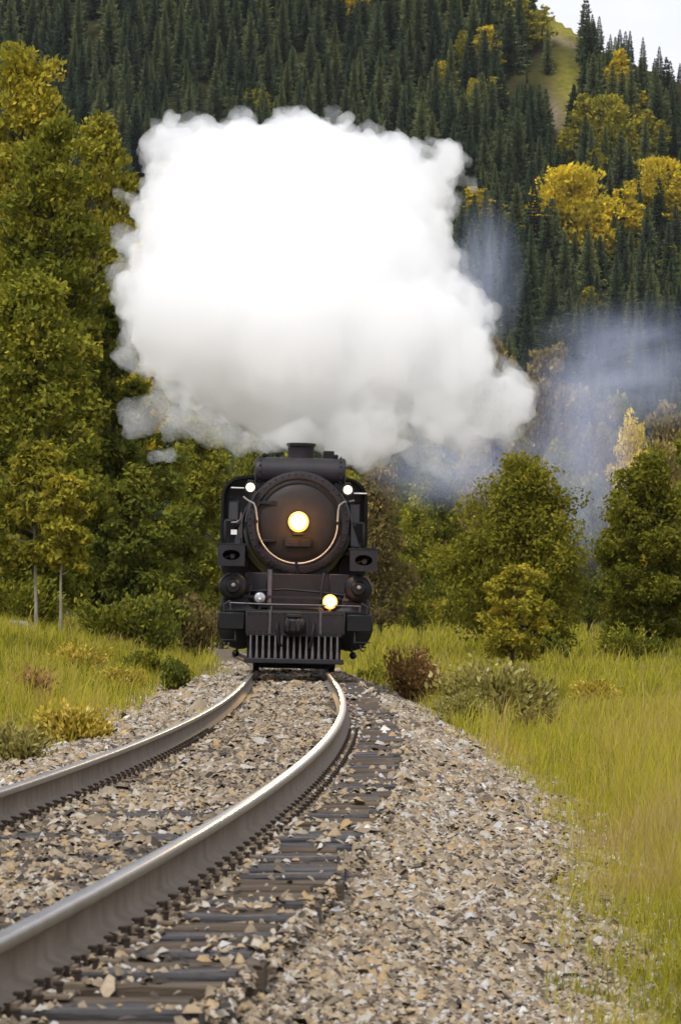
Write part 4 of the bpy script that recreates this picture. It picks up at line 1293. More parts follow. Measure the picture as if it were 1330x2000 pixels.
# ------------------------------------------------------------------ grass
def grass_mat():
    return leaf_mat('field_grass', [(0, (.12, .125, .02)), (.3, (.31, .305, .03)), (.5, (.45, .40, .04)), (.7, (.42, .315, .08)), (1, (.46, .345, .17))], .4, 0)
M['grass'] = grass_mat()
def build_grass():
    r = np.random.default_rng(41)
    V = []; FA = []; T = []; base = 0
    def add(xx, yy, h, wd, tint):
        nonlocal base
        n = len(xx)
        z = ground_z(xx, yy) - .02
        az = r.uniform(0, 2 * pi, n)
        # blades turn their flat side at random but never edge-on to every view
        ux, uy = np.cos(az), np.sin(az)
        lean = r.normal(0, .28, (n, 2)) * h[:, None] + np.array([.08, 0]) * h[:, None]
        p = np.stack([xx, yy, z], 1)
        s = np.stack([ux, uy, 0 * ux], 1) * wd[:, None] * .5
        m = p + np.column_stack([lean * .35, h * .6])
        t_ = p + np.column_stack([lean, h * r.uniform(.85, 1.0, n)])
        v = np.stack([p - s, p + s, m + s * .8, m - s * .8, t_], 1).reshape(-1, 3)
        b0 = base + np.arange(n)[:, None] * 5
        V.append(v); FA.append((b0 + np.array([0, 1, 2, 3]), b0 + np.array([3, 2, 4])))
        T.append((tint, tint)); base += n * 5
    def field(n, y0, y1, hfun, wk, simple_=False):
        # log spacing in depth keeps the sward equally close over the picture
        yy = np.exp(r.uniform(np.log(y0), np.log(y1), n))
        lim = 665 / F * yy * 1.12 + .4
        xx = r.uniform(-1, 1, n) * lim
        t = xx - xc(yy)
        edge = .25 * fbm2(xx, yy, 1.2, 3, 5) + .22 * fbm2(xx, yy, .45, 2, 15)
        pr = np.where(t > 0, sstep(2.40, 3.2, t + edge + .5 * sstep(100, 125, yy)), sstep(-2.1, -2.8, t + edge - .6 * sstep(95, 115, yy)))
        tuft = fbm2(xx, yy, .5 + .004 * y0, 2, 64)
        pr = pr * (.45 + .55 * sstep(-.35, .2, tuft))
        ok = r.random(n) < pr
        xx, yy, t, tuft = xx[ok], yy[ok], t[ok], tuft[ok]
        n = len(xx)
        big = fbm2(xx, yy * .5, 3.2, 3, 61); sm = fbm2(xx, yy * .7, .9, 2, 62)
        tint = np.clip(.33 + .26 * big + .20 * sm + r.normal(0, .15, n) + np.where(t > 0, .20 * sstep(22, 42, yy) - .22 * sstep(60, 130, yy), .22 * sstep(80, 40, yy) - .02), 0, 1)
        h = hfun(xx, yy, t) * np.exp(.35 * big + .55 * tuft + r.normal(0, .3, n))
        stalk = r.random(n) < .05
        h = np.where(stalk, h * 1.5, h)
        tint = np.where(stalk, np.clip(tint + .35, .6, 1), tint)
        add(xx, yy, h, np.maximum(.005, yy * wk) * r.uniform(.6, 1.4, n) * np.where(stalk, .6, 1), tint)
    field(230000, 14, 60, lambda x, y, t: np.where(t > 0, .27 * sstep(2.7, 3.9, t) + .09, .12 + .08 * sstep(2.3, 4, -t)), .00016)
    field(120000, 55, 160, lambda x, y, t: np.where(t > 0, .27, .20), .00018)
    field(70000, 150, 420, lambda x, y, t: np.where(t > 0, .36, .34), .00022)
    f4 = np.concatenate([a for a, b in FA]); f3 = np.concatenate([b for a, b in FA])
    tt = np.concatenate([a for a, b in T])
    me = np_mesh('grass', np.concatenate(V), [f4, f3], [M['grass']], False, {'tint': ('FACE', np.concatenate([tt, tt]))})
    o = link('grass', me)
    tag(o, 'long yellow-green and straw-coloured grass on both sides of the line', None, kind='stuff')
    # moss and small weeds between the rails
    V.clear(); FA.clear(); T.clear(); base = 0
    n = 16000
    yy = np.exp(r.uniform(np.log(24), np.log(99), n)); tt_ = r.uniform(-.66, .66, n)
    pt = fbm2(tt_ * 1.5, yy, 2.2, 3, 77) - .55 * np.abs(tt_ + .35) + .1
    ok = pt > .12
    yy, tt_ = yy[ok], tt_[ok]
    add(xc(yy) + tt_, yy, r.uniform(.02, .06, len(yy)), np.maximum(.006, yy * .0002), np.clip(r.normal(.25, .15, len(yy)), 0, 1))
    n = 9000
    yy = np.exp(r.uniform(np.log(15), np.log(99), n)); tt_ = r.uniform(2.1, 3.0, n)
    ok = fbm2(tt_, yy, 1.0, 3, 78) + (tt_ - 2.6) * 1.2 > .35
    yy, tt_ = yy[ok], tt_[ok]
    add(xc(yy) + tt_, yy, r.uniform(.05, .16, len(yy)), np.maximum(.005, yy * .00017), np.clip(r.normal(.4, .15, len(yy)), 0, 1))
    f4 = np.concatenate([a for a, b in FA]); f3 = np.concatenate([b for a, b in FA])
    tt = np.concatenate([a for a, b in T])
    for q in V: q[:, 2] += 0
    vv = np.concatenate(V)
    me = np_mesh('weeds', vv, [f4, f3], [M['grass']], False, {'tint': ('FACE', np.concatenate([tt, tt]))})
    o = link('weeds', me)
    tag(o, 'small green weeds and moss in the ballast between the rails', None, kind='stuff')
build_grass()
#@@VEG_END

# ------------------------------------------------------------------ forest on the hill
def conifer_mesh(seed, H=14.0, R=2.1, whorls=30, bare=.04):
    r = np.random.default_rng(seed)
    V = []; FQ = []; T = []; base = 0
    for k in range(whorls):
        u = bare + (1 - bare) * (k + r.uniform(-.3, .3)) / whorls
        z = H * np.clip(u, 0, .985)
        ln = R * (1 - u) ** .74 * (1.0 + .12 * sin(k * 1.9 + seed)) + .10
        nb = int(9 - 3 * u)
        a0 = r.uniform(0, 6.28)
        for j in range(nb):
            az = a0 + 2 * pi * j / nb + r.uniform(-.3, .3)
            l = ln * r.uniform(.6, 1.15)
            droop = r.uniform(.10, .42) * (1 - u) - .35 * u
            d = np.array([cos(az), sin(az), 0]); sd = np.array([-sin(az), cos(az), 0])
            m = 5
            for q in range(m):
                s = (q + .6) / m
                p = d * l * s + np.array([0, 0, z - l * droop * s + .10 * l * s * s])
                w_ = (.42 * l * (1.15 - s) + .16) * r.uniform(.7, 1.2)
                f = l * .26
                for sg in (-1, 1):
                    tip = p + sd * sg * w_ + d * f * r.uniform(.5, 1.2) + np.array([0, 0, -r.uniform(.15, .75) * w_])
                    V += [p - d * f * .35, p + d * f * .45 + np.array([0, 0, .04]), tip]
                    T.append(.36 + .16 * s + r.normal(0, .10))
            V += [np.array([0, 0, z]), d * l * .95 + np.array([0, 0, z - l * droop * .9 - .40]), d * l * .95 + np.array([0, 0, z - l * droop * .9 + .10])]
            T.append(.3 + r.normal(0, .08))
    for a in range(4):
        d = np.array([cos(a * 1.6), sin(a * 1.6), 0]) * .14
        V += [d + np.array([0, 0, H * .94]), -d + np.array([0, 0, H * .94]), np.array([0, 0, H * 1.01])]; T.append(.45)
    V = np.array(V); f = np.arange(len(V)).reshape(-1, 3)
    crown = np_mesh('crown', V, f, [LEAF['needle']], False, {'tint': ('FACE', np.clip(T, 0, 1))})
    tv, tf = tubes_np([(np.column_stack([np.zeros(6), np.zeros(6), np.linspace(-.8, H * .97, 6)]), np.linspace(.22, .02, 6))], 6)
    trunk = np_mesh('trunk', tv, tf, [M['bark']], True)
    return trunk, crown
CON = [conifer_mesh(200 + k, 14, [2.1, 2.5, 2.8, 1.9, 2.4, 2.6][k], [36, 34, 32, 38, 34, 32][k], [.04, .1, .02, .12, .06, .05][k]) for k in range(6)]

def hill_leaf(seed, W, leafm, leaves=5200, rise=1.0, peak=.4):
    return tree_meshes(None, M['bark'], LEAF[leafm], dict(seed=seed, H=14, W=W, leaves=leaves, size=.36, clumps=150, limbs=44, spread=.85, lo=.08, peak=peak, rise=rise, twig_dir=1.3, prof=SPIRE, var=1.2))
HL = {'gold': [hill_leaf(301, 3.6, 'gold'), hill_leaf(302, 2.6, 'gold', 4200, 1.1, .5), hill_leaf(306, 5.6, 'gold', 10000, 1.0, .3)],
      'yellowgreen': [hill_leaf(303, 5.0, 'yellowgreen', 7000, .9), hill_leaf(304, 2.2, 'yellowgreen', 3600, 1.1, .5)],
      'sparse': [hill_leaf(305, 2.4, 'yellowgreen', 900, 1.0, .5)]}
HLW = {'gold': [3.6, 2.6, 5.6], 'yellowgreen': [5.0, 2.2], 'sparse': [2.4]}
# (px, top, base, half width, kind, variant, label)
GT = [(905, 60, 160, 20, 'yellowgreen', 1, 'faint olive broadleaf tree left of the narrow golden tree, high on the hill'),
      (1290, 235, 330, 24, 'yellowgreen', 1, 'olive tree at the right edge straight above the bright golden one'),
      (1150, 560, 640, 24, 'yellowgreen', 1, 'olive-yellow tree low on the hill, above the wide veil of smoke'),
      (1230, 250, 345, 26, 'yellowgreen', 1, 'yellow-green tree right below the small golden skyline tree'),
      (1265, 215, 330, 26, 'yellowgreen', 1, 'olive-yellow tree near the right edge, under the falling skyline'),
      (1105, 250, 350, 24, 'yellowgreen', 1, 'dull yellow-green tree in the strip below the grassy knoll'),
      (1165, 290, 390, 26, 'yellowgreen', 1, 'yellow-green tree just above the right shoulder of the largest golden tree'),
      (1310, 480, 570, 26, 'yellowgreen', 1, 'olive-yellow tree low on the hill near the right edge'),
      (1075, 555, 640, 26, 'yellowgreen', 1, 'dull yellow-green tree below the largest golden tree, above the smoke'),
      (840, 240, 330, 22, 'yellowgreen', 1, 'faint olive tree just above the upper right corner of the steam'),
      (948, 52, 150, 32, 'gold', 1, 'narrow golden tree standing alone in the dark forest, left of the bare grassy knoll'),
      (692, -20, 45, 34, 'gold', 0, 'golden tree at the very top edge, among dark conifers above the steam'),
      (497, 178, 262, 34, 'yellowgreen', 0, 'yellowish tree rising just behind the top edge of the steam cloud'),
      (1112, 338, 505, 78, 'gold', 2, 'broad golden tree right of the steam, largest golden tree on the hill'),
      (1045, 395, 500, 42, 'gold', 1, 'golden tree leaning on the left side of the largest golden tree'),
      (1168, 420, 530, 34, 'gold', 1, 'golden tree at the lower right foot of the largest golden tree'),
      (1192, 195, 340, 56, 'yellowgreen', 0, 'tall yellow-green tree below the skyline conifers on the right'),
      (1140, 185, 330, 34, 'yellowgreen', 1, 'slender yellow-green tree left of the tall yellow-green one below the skyline'),
      (1240, 205, 300, 34, 'yellowgreen', 1, 'yellow-green tree right of the tall one below the skyline'),
      (1212, 100, 215, 30, 'gold', 1, 'golden tree among the dark skyline conifers'),
      (1238, 160, 225, 24, 'gold', 1, 'small golden tree just right of the golden one on the skyline'),
      (1292, 318, 440, 58, 'gold', 2, 'bright golden tree at the right edge of the hillside'),
      (1340, 340, 460, 40, 'gold', 1, 'golden tree cut off by the right edge of the hillside'),
      (1222, 372, 490, 40, 'gold', 1, 'dull golden tree between the largest golden tree and the right-edge one'),
      (932, 368, 460, 34, 'gold', 1, 'pale golden tree touching the upper right side of the steam cloud'),
      (986, 398, 450, 12, 'gold', 1, 'tiny golden sapling between the steam cloud and the largest golden tree'),
      (888, 345, 440, 24, 'yellowgreen', 1, 'yellow-green tree half behind the upper right corner of the steam'),
      (1014, -15, 100, 34, 'yellowgreen', 1, 'pale yellow-green tree on the skyline at the left of the grassy knoll'),
      (1058, 8, 92, 26, 'sparse', 0, 'thin, see-through tree on the skyline, at the top of the grassy knoll'),
      (872, 120, 200, 22, 'gold', 1, 'small dull golden tree in the dark forest, below and left of the narrow golden one'),
      (965, 150, 240, 26, 'yellowgreen', 1, 'yellow-green tree just below the narrow golden tree'),
      (925, 160, 250, 22, 'yellowgreen', 0, 'olive broadleaf tree in the forest, left below the narrow golden tree')]
for px, top, bs, hw, kind, var, label in GT:
    x, Y, z = hill_hit(px, bs)
    H = (bs - top) / F * Y * 1.04
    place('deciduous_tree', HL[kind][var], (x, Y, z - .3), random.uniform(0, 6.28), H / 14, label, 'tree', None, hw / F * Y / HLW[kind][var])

SHORT = {'narrow golden tree standing alone': 'the narrow golden tree in the dark forest', 'golden tree at the very top': 'the golden tree at the very top edge', 'yellowish tree rising': 'the yellowish tree behind the steam top',
         'broad golden tree right': 'the largest golden tree', 'tall yellow-green tree below': 'the tall yellow-green tree under the skyline', 'slender yellow-green': 'the slender yellow-green tree under the skyline',
         'golden tree among the dark': 'the golden skyline tree', 'bright golden tree at the right': 'the bright golden tree at the right edge', 'dull golden tree between': 'the dull golden tree by the right edge',
         'pale golden tree touching': 'the pale golden tree beside the steam', 'tiny golden sapling': 'the tiny golden sapling', 'pale yellow-green tree on the skyline': 'the pale skyline tree beside the knoll',
         'small dull golden tree': 'the small dull golden tree', 'olive-yellow tree near the right': 'the olive-yellow tree under the falling skyline', 'dull yellow-green tree in the strip': 'the yellow-green tree below the knoll',
         'olive-yellow tree low': 'the low olive-yellow tree near the right edge', 'dull yellow-green tree below the largest': 'the dull yellow-green tree above the smoke', 'faint olive tree': 'the faint olive tree over the steam corner',
         'golden tree at the lower right foot': 'the golden tree at the foot of the largest one'}
def build_forest():
    r = np.random.default_rng(88)
    sp = 5.9
    ys = np.arange(893, 1345, sp)
    P = []
    for i, y_ in enumerate(ys):
        lim = 665 / F * y_ * 1.25 + 6
        for x_ in np.arange(-lim, lim, sp * .92):
            P.append((x_ + (i % 2) * sp * .46 + r.uniform(-1.7, 1.7), y_ + r.uniform(-2.2, 2.2)))
    # explicit skyline trees
    P = np.array(P)
    x, y_ = P[:, 0], P[:, 1]
    keep = y_ < ridge_y(x, y_) + 3
    px = 665 + F * x / y_
    z = hill_z(x, y_)
    py = HOR - (z - CAM_H) / y_ * F
    # the open knoll, its scar and the strip below
    knoll = (((px - 1082) / 42) ** 2 + ((py - 128) / 30) ** 2 < 1) | ((px > 1052) & (px < 1138) & (py < 165))
    strip = (np.abs(px - 1090) < 16) & (py > 150) & (py < 330)
    keep &= ~knoll & ~(strip & (r.random(len(px)) < .75))
    keep &= r.random(len(px)) > .06
    x, y_, z = x[keep], y_[keep], z[keep]
    H = r.normal(14.8, 2.6, len(x)).clip(8, 20.5)
    px_ = 665 + F * x / y_
    H *= np.where(px_ > 1080, .85, 1.0)
    H *= np.where((px_ > 1050) & (ridge_y(x, y_) - y_ < 14), .62, 1.0)
    px_, py_ = 665 + F * x / y_, HOR - (z - CAM_H) / y_ * F
    low = (px_ > 985) & (px_ < 1140) & (py_ > 150) & (py_ < 330)
    H = np.where(low, np.minimum(H, np.maximum((py_ - 158) / F * y_, 3.0)), H)
    extra = []
    for (ex, et, eb) in ((1070, 52, 142), (1188, 76, 190), (1152, 95, 190), (1216, 98, 200), (1142, 112, 200), (1252, 106, 215), (1284, 138, 230), (1314, 172, 250), (1166, 105, 195)):
        a = hill_hit(ex, eb)
        extra.append((a[0], a[1], a[2], (eb - et) / F * a[1]))
    extra = np.array(extra)
    x = np.r_[x, extra[:, 0]]; y_ = np.r_[y_, extra[:, 1]]; z = np.r_[z, extra[:, 2]]; H = np.r_[H, extra[:, 3]]
    var = r.integers(0, 6, len(x))
    rot = r.uniform(0, 6.28, len(x))
    wid = r.uniform(.85, 1.15, len(x))
    # who shows: paint trees near to far into a coarse picture
    S = 4
    cov = np.zeros((2000 // S, 1330 // S), bool)
    def poly_fill(pts):
        pts = np.array(pts) / S
        yy = np.arange(cov.shape[0]) + .5
        xx = np.arange(cov.shape[1]) + .5
        inside = np.zeros(cov.shape, bool)
        for a in range(len(pts)):
            x1, y1 = pts[a]; x2, y2 = pts[a - 1]
            if y1 == y2: continue
            c = ((y1 > yy) != (y2 > yy))
            xi = (x2 - x1) * (yy - y1) / (y2 - y1) + x1
            inside ^= c[:, None] & (xx[None] < xi[:, None])
        cov[inside] = True
    poly_fill(STEAM)
    poly_fill([(0, 90), (60, 230), (130, 250), (240, 250), (290, 420), (330, 1200), (0, 1200)])
    poly_fill([(700, 900), (1330, 900), (1330, 1300), (700, 1300)])
    order = np.argsort(y_)
    vis = np.zeros(len(x), int)
    for i in order:
        cx_, cyb = top_px(x[i], y_[i], z[i])
        s = F / y_[i]
        hw = 2.1 * H[i] / 14 * s * wid[i]
        t = cyb - H[i] * s
        r0, r1 = int(max(0, t // S)), int(min(cov.shape[0] - 1, cyb // S))
        for rr_ in range(r0, r1 + 1):
            u = ((rr_ + .5) * S - t) / (cyb - t)
            w_ = hw * np.clip(u, 0, 1) ** .85
            a, b = int(max(0, (cx_ - w_) // S)), int(min(cov.shape[1] - 1, (cx_ + w_) // S))
            if b < a: continue
            seg = cov[rr_, a:b + 1]
            vis[i] += (~seg).sum()
            seg[:] = True
    idx = np.argsort(-vis)
    solo = [i for i in idx[:292] if vis[i] > 3]
    soloset = set(solo)
    # conifers that stand next to a landmark tree are told apart by it
    own = {}
    tops = {i: (top_px(x[i], y_[i], z[i] + H[i] * .5)) for i in solo}
    nex = len(x) - len(extra)
    for g in GT:
        nm = [vv for kk, vv in SHORT.items() if g[6].startswith(kk)]
        if not nm: continue
        gx, gy, gw, gh = g[0], (g[1] + g[2]) / 2, g[3], g[2] - g[1]
        for word, ox, oy in (('immediately left of', -gw - 16, 0), ('immediately right of', gw + 16, 0), ('straight below', 0, gh * .5 + 30), ('rising straight above', 0, -gh * .5 - 20)):
            c = [(math.hypot(tops[i][0] - gx - ox, tops[i][1] - gy - oy), i) for i in solo if i < nex and i not in own]
            d, i = min(c)
            if d < 26: own[i] = 'dark conifer ' + word + ' ' + nm[0]
    for i in solo:
        cx_, cyb = top_px(x[i], y_[i], z[i] + H[i] * .6)
        if i >= len(x) - len(extra): lab, grp = None, 'skyline conifers'
        k = i - (len(x) - len(extra))
        if k >= 0:
            lab = ['small dark fir standing alone on the open grassy knoll against the sky', 'tallest dark fir on the right skyline, left of the golden tree', 'dark fir on the skyline, left of the tallest one',
                   'dark fir behind the golden tree on the skyline', 'dark fir nearest the grassy knoll, first of the skyline row', 'dark fir on the skyline right of the golden tree, with a thin top',
                   'thin dark fir on the falling skyline, second right of the golden tree', 'small dark fir on the skyline nearest the right edge', 'short dark fir squeezed between the two leftmost skyline firs'][k]
            grp = 'skyline conifers'
        elif i in own:
            lab, grp = own[i], 'hillside conifers beside landmark trees'
        elif cx_ < 330:
            lab, grp = 'dark green conifer on the hillside above the tall left-hand trees', 'hillside conifers above the left-hand trees'
        elif cx_ < 900 and cyb < 330:
            lab, grp = 'dark green conifer on the hillside above the steam cloud', 'hillside conifers above the steam'
        elif cyb > 480:
            lab, grp = 'dark conifer low on the hillside, right of the steam and below the golden trees', 'low hillside conifers on the right'
        elif cx_ < 1040:
            lab, grp = 'dark green conifer on the hillside between the steam cloud and the golden trees', 'hillside conifers between steam and golden trees'
        else:
            lab, grp = 'dark green conifer on the right-hand hillside under the skyline', 'right-hand hillside conifers'
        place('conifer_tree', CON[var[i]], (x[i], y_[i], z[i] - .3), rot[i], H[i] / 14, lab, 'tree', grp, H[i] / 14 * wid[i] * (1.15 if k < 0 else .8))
    rest = [i for i in range(len(x)) if i not in soloset]
    print('conifers: solo', len(solo), 'rest', len(rest))
    # the rest of the wood: one mass of instanced conifers
    pts = np.stack([x[rest], y_[rest], z[rest] - .3], 1)
    me = bpy.data.meshes.new('forest')
    me.vertices.add(len(pts)); me.vertices.foreach_set('co', pts.astype(np.float32).ravel())
    for nm, arr in (('size', H[rest] / 14), ('turn', rot[rest])):
        a = me.attributes.new(nm, 'FLOAT', 'POINT'); a.data.foreach_set('value', arr.astype(np.float32))
    o = link('forest', me)
    tag(o, 'dense dark conifer forest filling the hillside between the nearer trees', None, kind='stuff')
    ng = bpy.data.node_groups.new('forest', 'GeometryNodeTree')
    ng.interface.new_socket('Geometry', in_out='INPUT', socket_type='NodeSocketGeometry')
    ng.interface.new_socket('Geometry', in_out='OUTPUT', socket_type='NodeSocketGeometry')
    N = ng.nodes.new; LK = ng.links.new
    gi, go = N('NodeGroupInput'), N('NodeGroupOutput')
    iop = N('GeometryNodeInstanceOnPoints')
    g2i = N('GeometryNodeGeometryToInstance')
    used = set(); srcs = []
    for ob in COL.objects:
        if ob.data in [c[1] for c in CON] and ob.data.name not in used:
            used.add(ob.data.name); srcs.append(ob)
    for ob in srcs:
        oi = N('GeometryNodeObjectInfo'); oi.inputs['Object'].default_value = ob
        oi.transform_space = 'ORIGINAL'
        LK(oi.outputs['Geometry'], g2i.inputs[0])
    LK(gi.outputs[0], iop.inputs['Points'])
    LK(g2i.outputs[0], iop.inputs['Instance'])
    iop.inputs['Pick Instance'].default_value = True
    sz = N('GeometryNodeInputNamedAttribute'); sz.data_type = 'FLOAT'; sz.inputs['Name'].default_value = 'size'
    tn = N('GeometryNodeInputNamedAttribute'); tn.data_type = 'FLOAT'; tn.inputs['Name'].default_value = 'turn'
    cx_ = N('ShaderNodeCombineXYZ')
    LK(tn.outputs['Attribute'], cx_.inputs[2])
    e2r = N('FunctionNodeEulerToRotation'); LK(cx_.outputs[0], e2r.inputs[0]); LK(e2r.outputs[0], iop.inputs['Rotation'])
    LK(sz.outputs['Attribute'], iop.inputs['Scale'])
    LK(iop.outputs['Instances'], go.inputs[0])
    md = o.modifiers.new('forest', 'NODES'); md.node_group = ng
STEAM = [(285,275),(300,245),(340,228),(370,245),(400,238),(440,250),(475,240),(500,250),(540,232),(570,215),(610,212),(640,230),(665,222),(690,235),(700,255),(740,262),(770,258),(800,275),(850,285),(890,282),(905,300),(900,330),(880,370),(870,420),(880,470),(885,530),(910,545),(925,575),(955,610),(940,635),(945,665),(965,690),(985,735),(1010,725),(1030,755),(1030,800),(1000,835),(950,855),(905,865),(880,885),(850,865),(810,845),(790,800),(775,790),(770,830),(800,855),(790,880),(750,890),(710,910),(680,905),(640,890),(600,865),(560,870),(500,860),(470,835),(430,815),(380,800),(340,800),(320,770),(300,745),(280,700),(262,660),(240,600),(232,545),(255,515),(235,475),(262,450),(262,400),(270,370),(300,330),(280,300)]
build_forest()
#@@HILL_END

# ------------------------------------------------------------------ steam and smoke
def vol_mat(name, col, dens, aniso=0.0):
    m = bpy.data.materials.new(name)
    m.use_nodes = True
    t = m.node_tree
    for n in list(t.nodes): t.nodes.remove(n)
    o = t.nodes.new('ShaderNodeOutputMaterial')
    v = t.nodes.new('ShaderNodeVolumeScatter')
    v.inputs['Color'].default_value = (*col, 1)
    v.inputs['Density'].default_value = dens
    v.inputs['Anisotropy'].default_value = aniso
    t.links.new(v.outputs[0], o.inputs['Volume'])
    return m

def puff_mesh(name, spheres, voxel, disp, mat, seed=0, warp=.0, clean=.055):
    """union of overlapping balls, skinned over and roughened into billows at several sizes"""
    iv = bmesh.new(); bmesh.ops.create_icosphere(iv, subdivisions=3, radius=1)
    bv = np.array([q.co[:] for q in iv.verts]); bf = np.array([[q.index for q in f.verts] for f in iv.faces]); iv.free()
    sp = np.array(spheres)
    V = (sp[:, None, :3] + bv[None] * sp[:, None, 3:4] * (sp[:, None, 4:7] if sp.shape[1] > 4 else 1)).reshape(-1, 3)
    Fc = (bf[None] + (np.arange(len(sp)) * len(bv))[:, None, None]).reshape(-1, 3)
    tmp = link(name, np_mesh('tmp', V, Fc))
    md = tmp.modifiers.new('r', 'REMESH'); md.mode = 'VOXEL'; md.voxel_size = voxel
    dg = bpy.context.evaluated_depsgraph_get()
    ev = tmp.evaluated_get(dg)
    me = bpy.data.meshes.new_from_object(ev)
    old = tmp.data
    bpy.data.objects.remove(tmp); bpy.data.meshes.remove(old)
    n = len(me.vertices)
    co = np.empty(n * 3, np.float32); me.vertices.foreach_get('co', co); co = co.reshape(-1, 3).astype(float)
    nr = np.empty(n * 3, np.float32); me.vertices.foreach_get('normal', nr); nr = nr.reshape(-1, 3).astype(float)
    wv = np.stack([fbm(co * 1.1 + 11, 2, seed + 1), fbm(co * 1.1 + 37, 2, seed + 2), fbm(co * 1.1 + 71, 2, seed + 3)], -1) * .25
    q = co + wv
    d = 0
    for fr, am in disp:
        d = d + am * (.55 - np.abs(vnoise(q * fr + fr * 3.3, seed + int(fr * 10))) * 1.6)
    co2 = co + nr * d[:, None] + wv * warp
    me.vertices.foreach_set('co', co2.astype(np.float32).ravel())
    if clean:      # skin the roughened surface once more so that no fold crosses another
        tmp = link(name, me)
        md = tmp.modifiers.new('r', 'REMESH'); md.mode = 'VOXEL'; md.voxel_size = clean
        dg = bpy.context.evaluated_depsgraph_get()
        me2 = bpy.data.meshes.new_from_object(tmp.evaluated_get(dg))
        bpy.data.objects.remove(tmp); bpy.data.meshes.remove(me)
        me = me2
    me.materials.clear(); me.materials.append(mat)
    me.polygons.foreach_set('use_smooth', np.ones(len(me.polygons), bool))
    me.update()
    me.name = name
    return me

def steam_pt(px, py, off=0.0):
    Y = 100.2 + np.clip(880 - py, 0, 900) / 98 * .45 + off
    return ((px - 665) / F * Y, Y, CAM_H + (HOR - py) / F * Y)

def build_steam():
    r = np.random.default_rng(17)
    P = np.array(STEAM, float)
    A, B = P, np.roll(P, -1, 0)
    def dist(q):
        ab = B - A; ap = q[None] - A
        t = np.clip((ap * ab).sum(1) / (ab * ab).sum(1), 0, 1)
        return np.hypot(*(ap - ab * t[:, None]).T).min()
    def inside(q):
        x, y = q
        c = ((A[:, 1] > y) != (B[:, 1] > y))
        xi = (B[:, 0] - A[:, 0]) * (y - A[:, 1]) / (B[:, 1] - A[:, 1] + 1e-9) + A[:, 0]
        return (c & (x < xi)).sum() % 2 == 1
    S = []
    n = 0
    while n < 210:
        q = np.array([r.uniform(225, 1035), r.uniform(205, 915)])
        if not inside(q): continue
        d = dist(q)
        if d < 12: continue
        rad = min(d * 1.0, r.uniform(60, 170))
        off = r.uniform(-1, 1) * min(d, 190) / 98 * .75 + .3 * min(d, 200) / 98
        c = steam_pt(q[0], q[1], off)
        S.append((*c, rad / 98)); n += 1
    # puffs budding all along the outline
    per = np.hypot(*(B - A).T)
    for k in range(len(P)):
        m = max(1, int(per[k] / 20))
        for j in range(m):
            q = A[k] + (B[k] - A[k]) * (j + r.random()) / m
            nrm = np.array([-(B[k] - A[k])[1], (B[k] - A[k])[0]]); nrm /= np.hypot(*nrm)
            if not inside(q + nrm * 4): nrm = -nrm
            rad = r.uniform(11, 30)
            q = q + nrm * rad * r.uniform(.55, .95)
            c = steam_pt(q[0], q[1], r.uniform(-.5, .9))
            S.append((*c, rad / 98))
    # jet rising out of the chimney
    for k in range(7):
        c = steam_pt(581 + r.uniform(-4, 4), 868 - k * 14, 0)
        S.append((c[0], LY + 3.0 + .25 * k, c[2], .19 + .07 * k))
    m = vol_mat('white_steam', (1, 1, 1), 1.6, .2)
    me = puff_mesh('steam_cloud', S, .06, [(.8, .15), (1.7, .14), (3.6, .11), (7.5, .065), (14, .03)], m, 5, .5)
    print('steam tris', len(me.polygons) * 2)
    o = link('steam_cloud', me)
    tag(o, 'huge billowing white steam cloud blasting up from the locomotive chimney', 'steam', None, 'stuff')
    # torn thin edges
    Wp = []
    def wz(px, py, rx, ry, off=0.0):
        c = steam_pt(px, py, off)
        Wp.append((*c, 1.0, rx / 98, max(rx, ry) / 98, ry / 98))
    for px, py, rx, ry in ((285, 810, 42, 34), (262, 815, 22, 24), (325, 800, 40, 36), (365, 815, 45, 30), (410, 845, 48, 26), (455, 860, 40, 28), (345, 855, 34, 22), (320, 885, 30, 14),
                           (262, 705, 30, 22), (250, 680, 18, 16), (285, 725, 26, 18), (250, 560, 24, 34), (252, 500, 16, 24), (268, 640, 18, 30), (520, 870, 40, 18), (300, 320, 16, 34), (335, 245, 30, 14),
                           (682, 228, 18, 16), (770, 265, 26, 14), (720, 252, 24, 16), (895, 320, 16, 26), (882, 420, 14, 40), (895, 540, 22, 18), (935, 600, 24, 26), (948, 660, 18, 26), (975, 735, 24, 22), (1015, 770, 22, 36), (985, 840, 30, 16), (905, 872, 36, 16), (850, 872, 30, 18), (815, 855, 26, 22), (790, 815, 20, 34), (800, 880, 28, 18), (735, 895, 40, 16), (850, 905, 26, 14), (650, 905, 34, 12)):
        wz(px, py, rx, ry, r.uniform(-.3, .6))
    for k in range(len(P)):
        for j in range(max(1, int(per[k] / 30))):
            q = A[k] + (B[k] - A[k]) * r.random()
            rx = r.uniform(10, 26)
            wz(q[0] + r.normal(0, 7), q[1] + r.normal(0, 7), rx, rx * r.uniform(.5, 1.1), r.uniform(-.5, .8))
    mw = vol_mat('thin_steam', (.97, .98, 1), .6)
    me = puff_mesh('steam_wisp', Wp, .05, [(1.4, .17), (3.2, .15), (6.5, .09), (13, .04)], mw, 9, .7)
    link('steam_wisp', me, o)
build_steam()

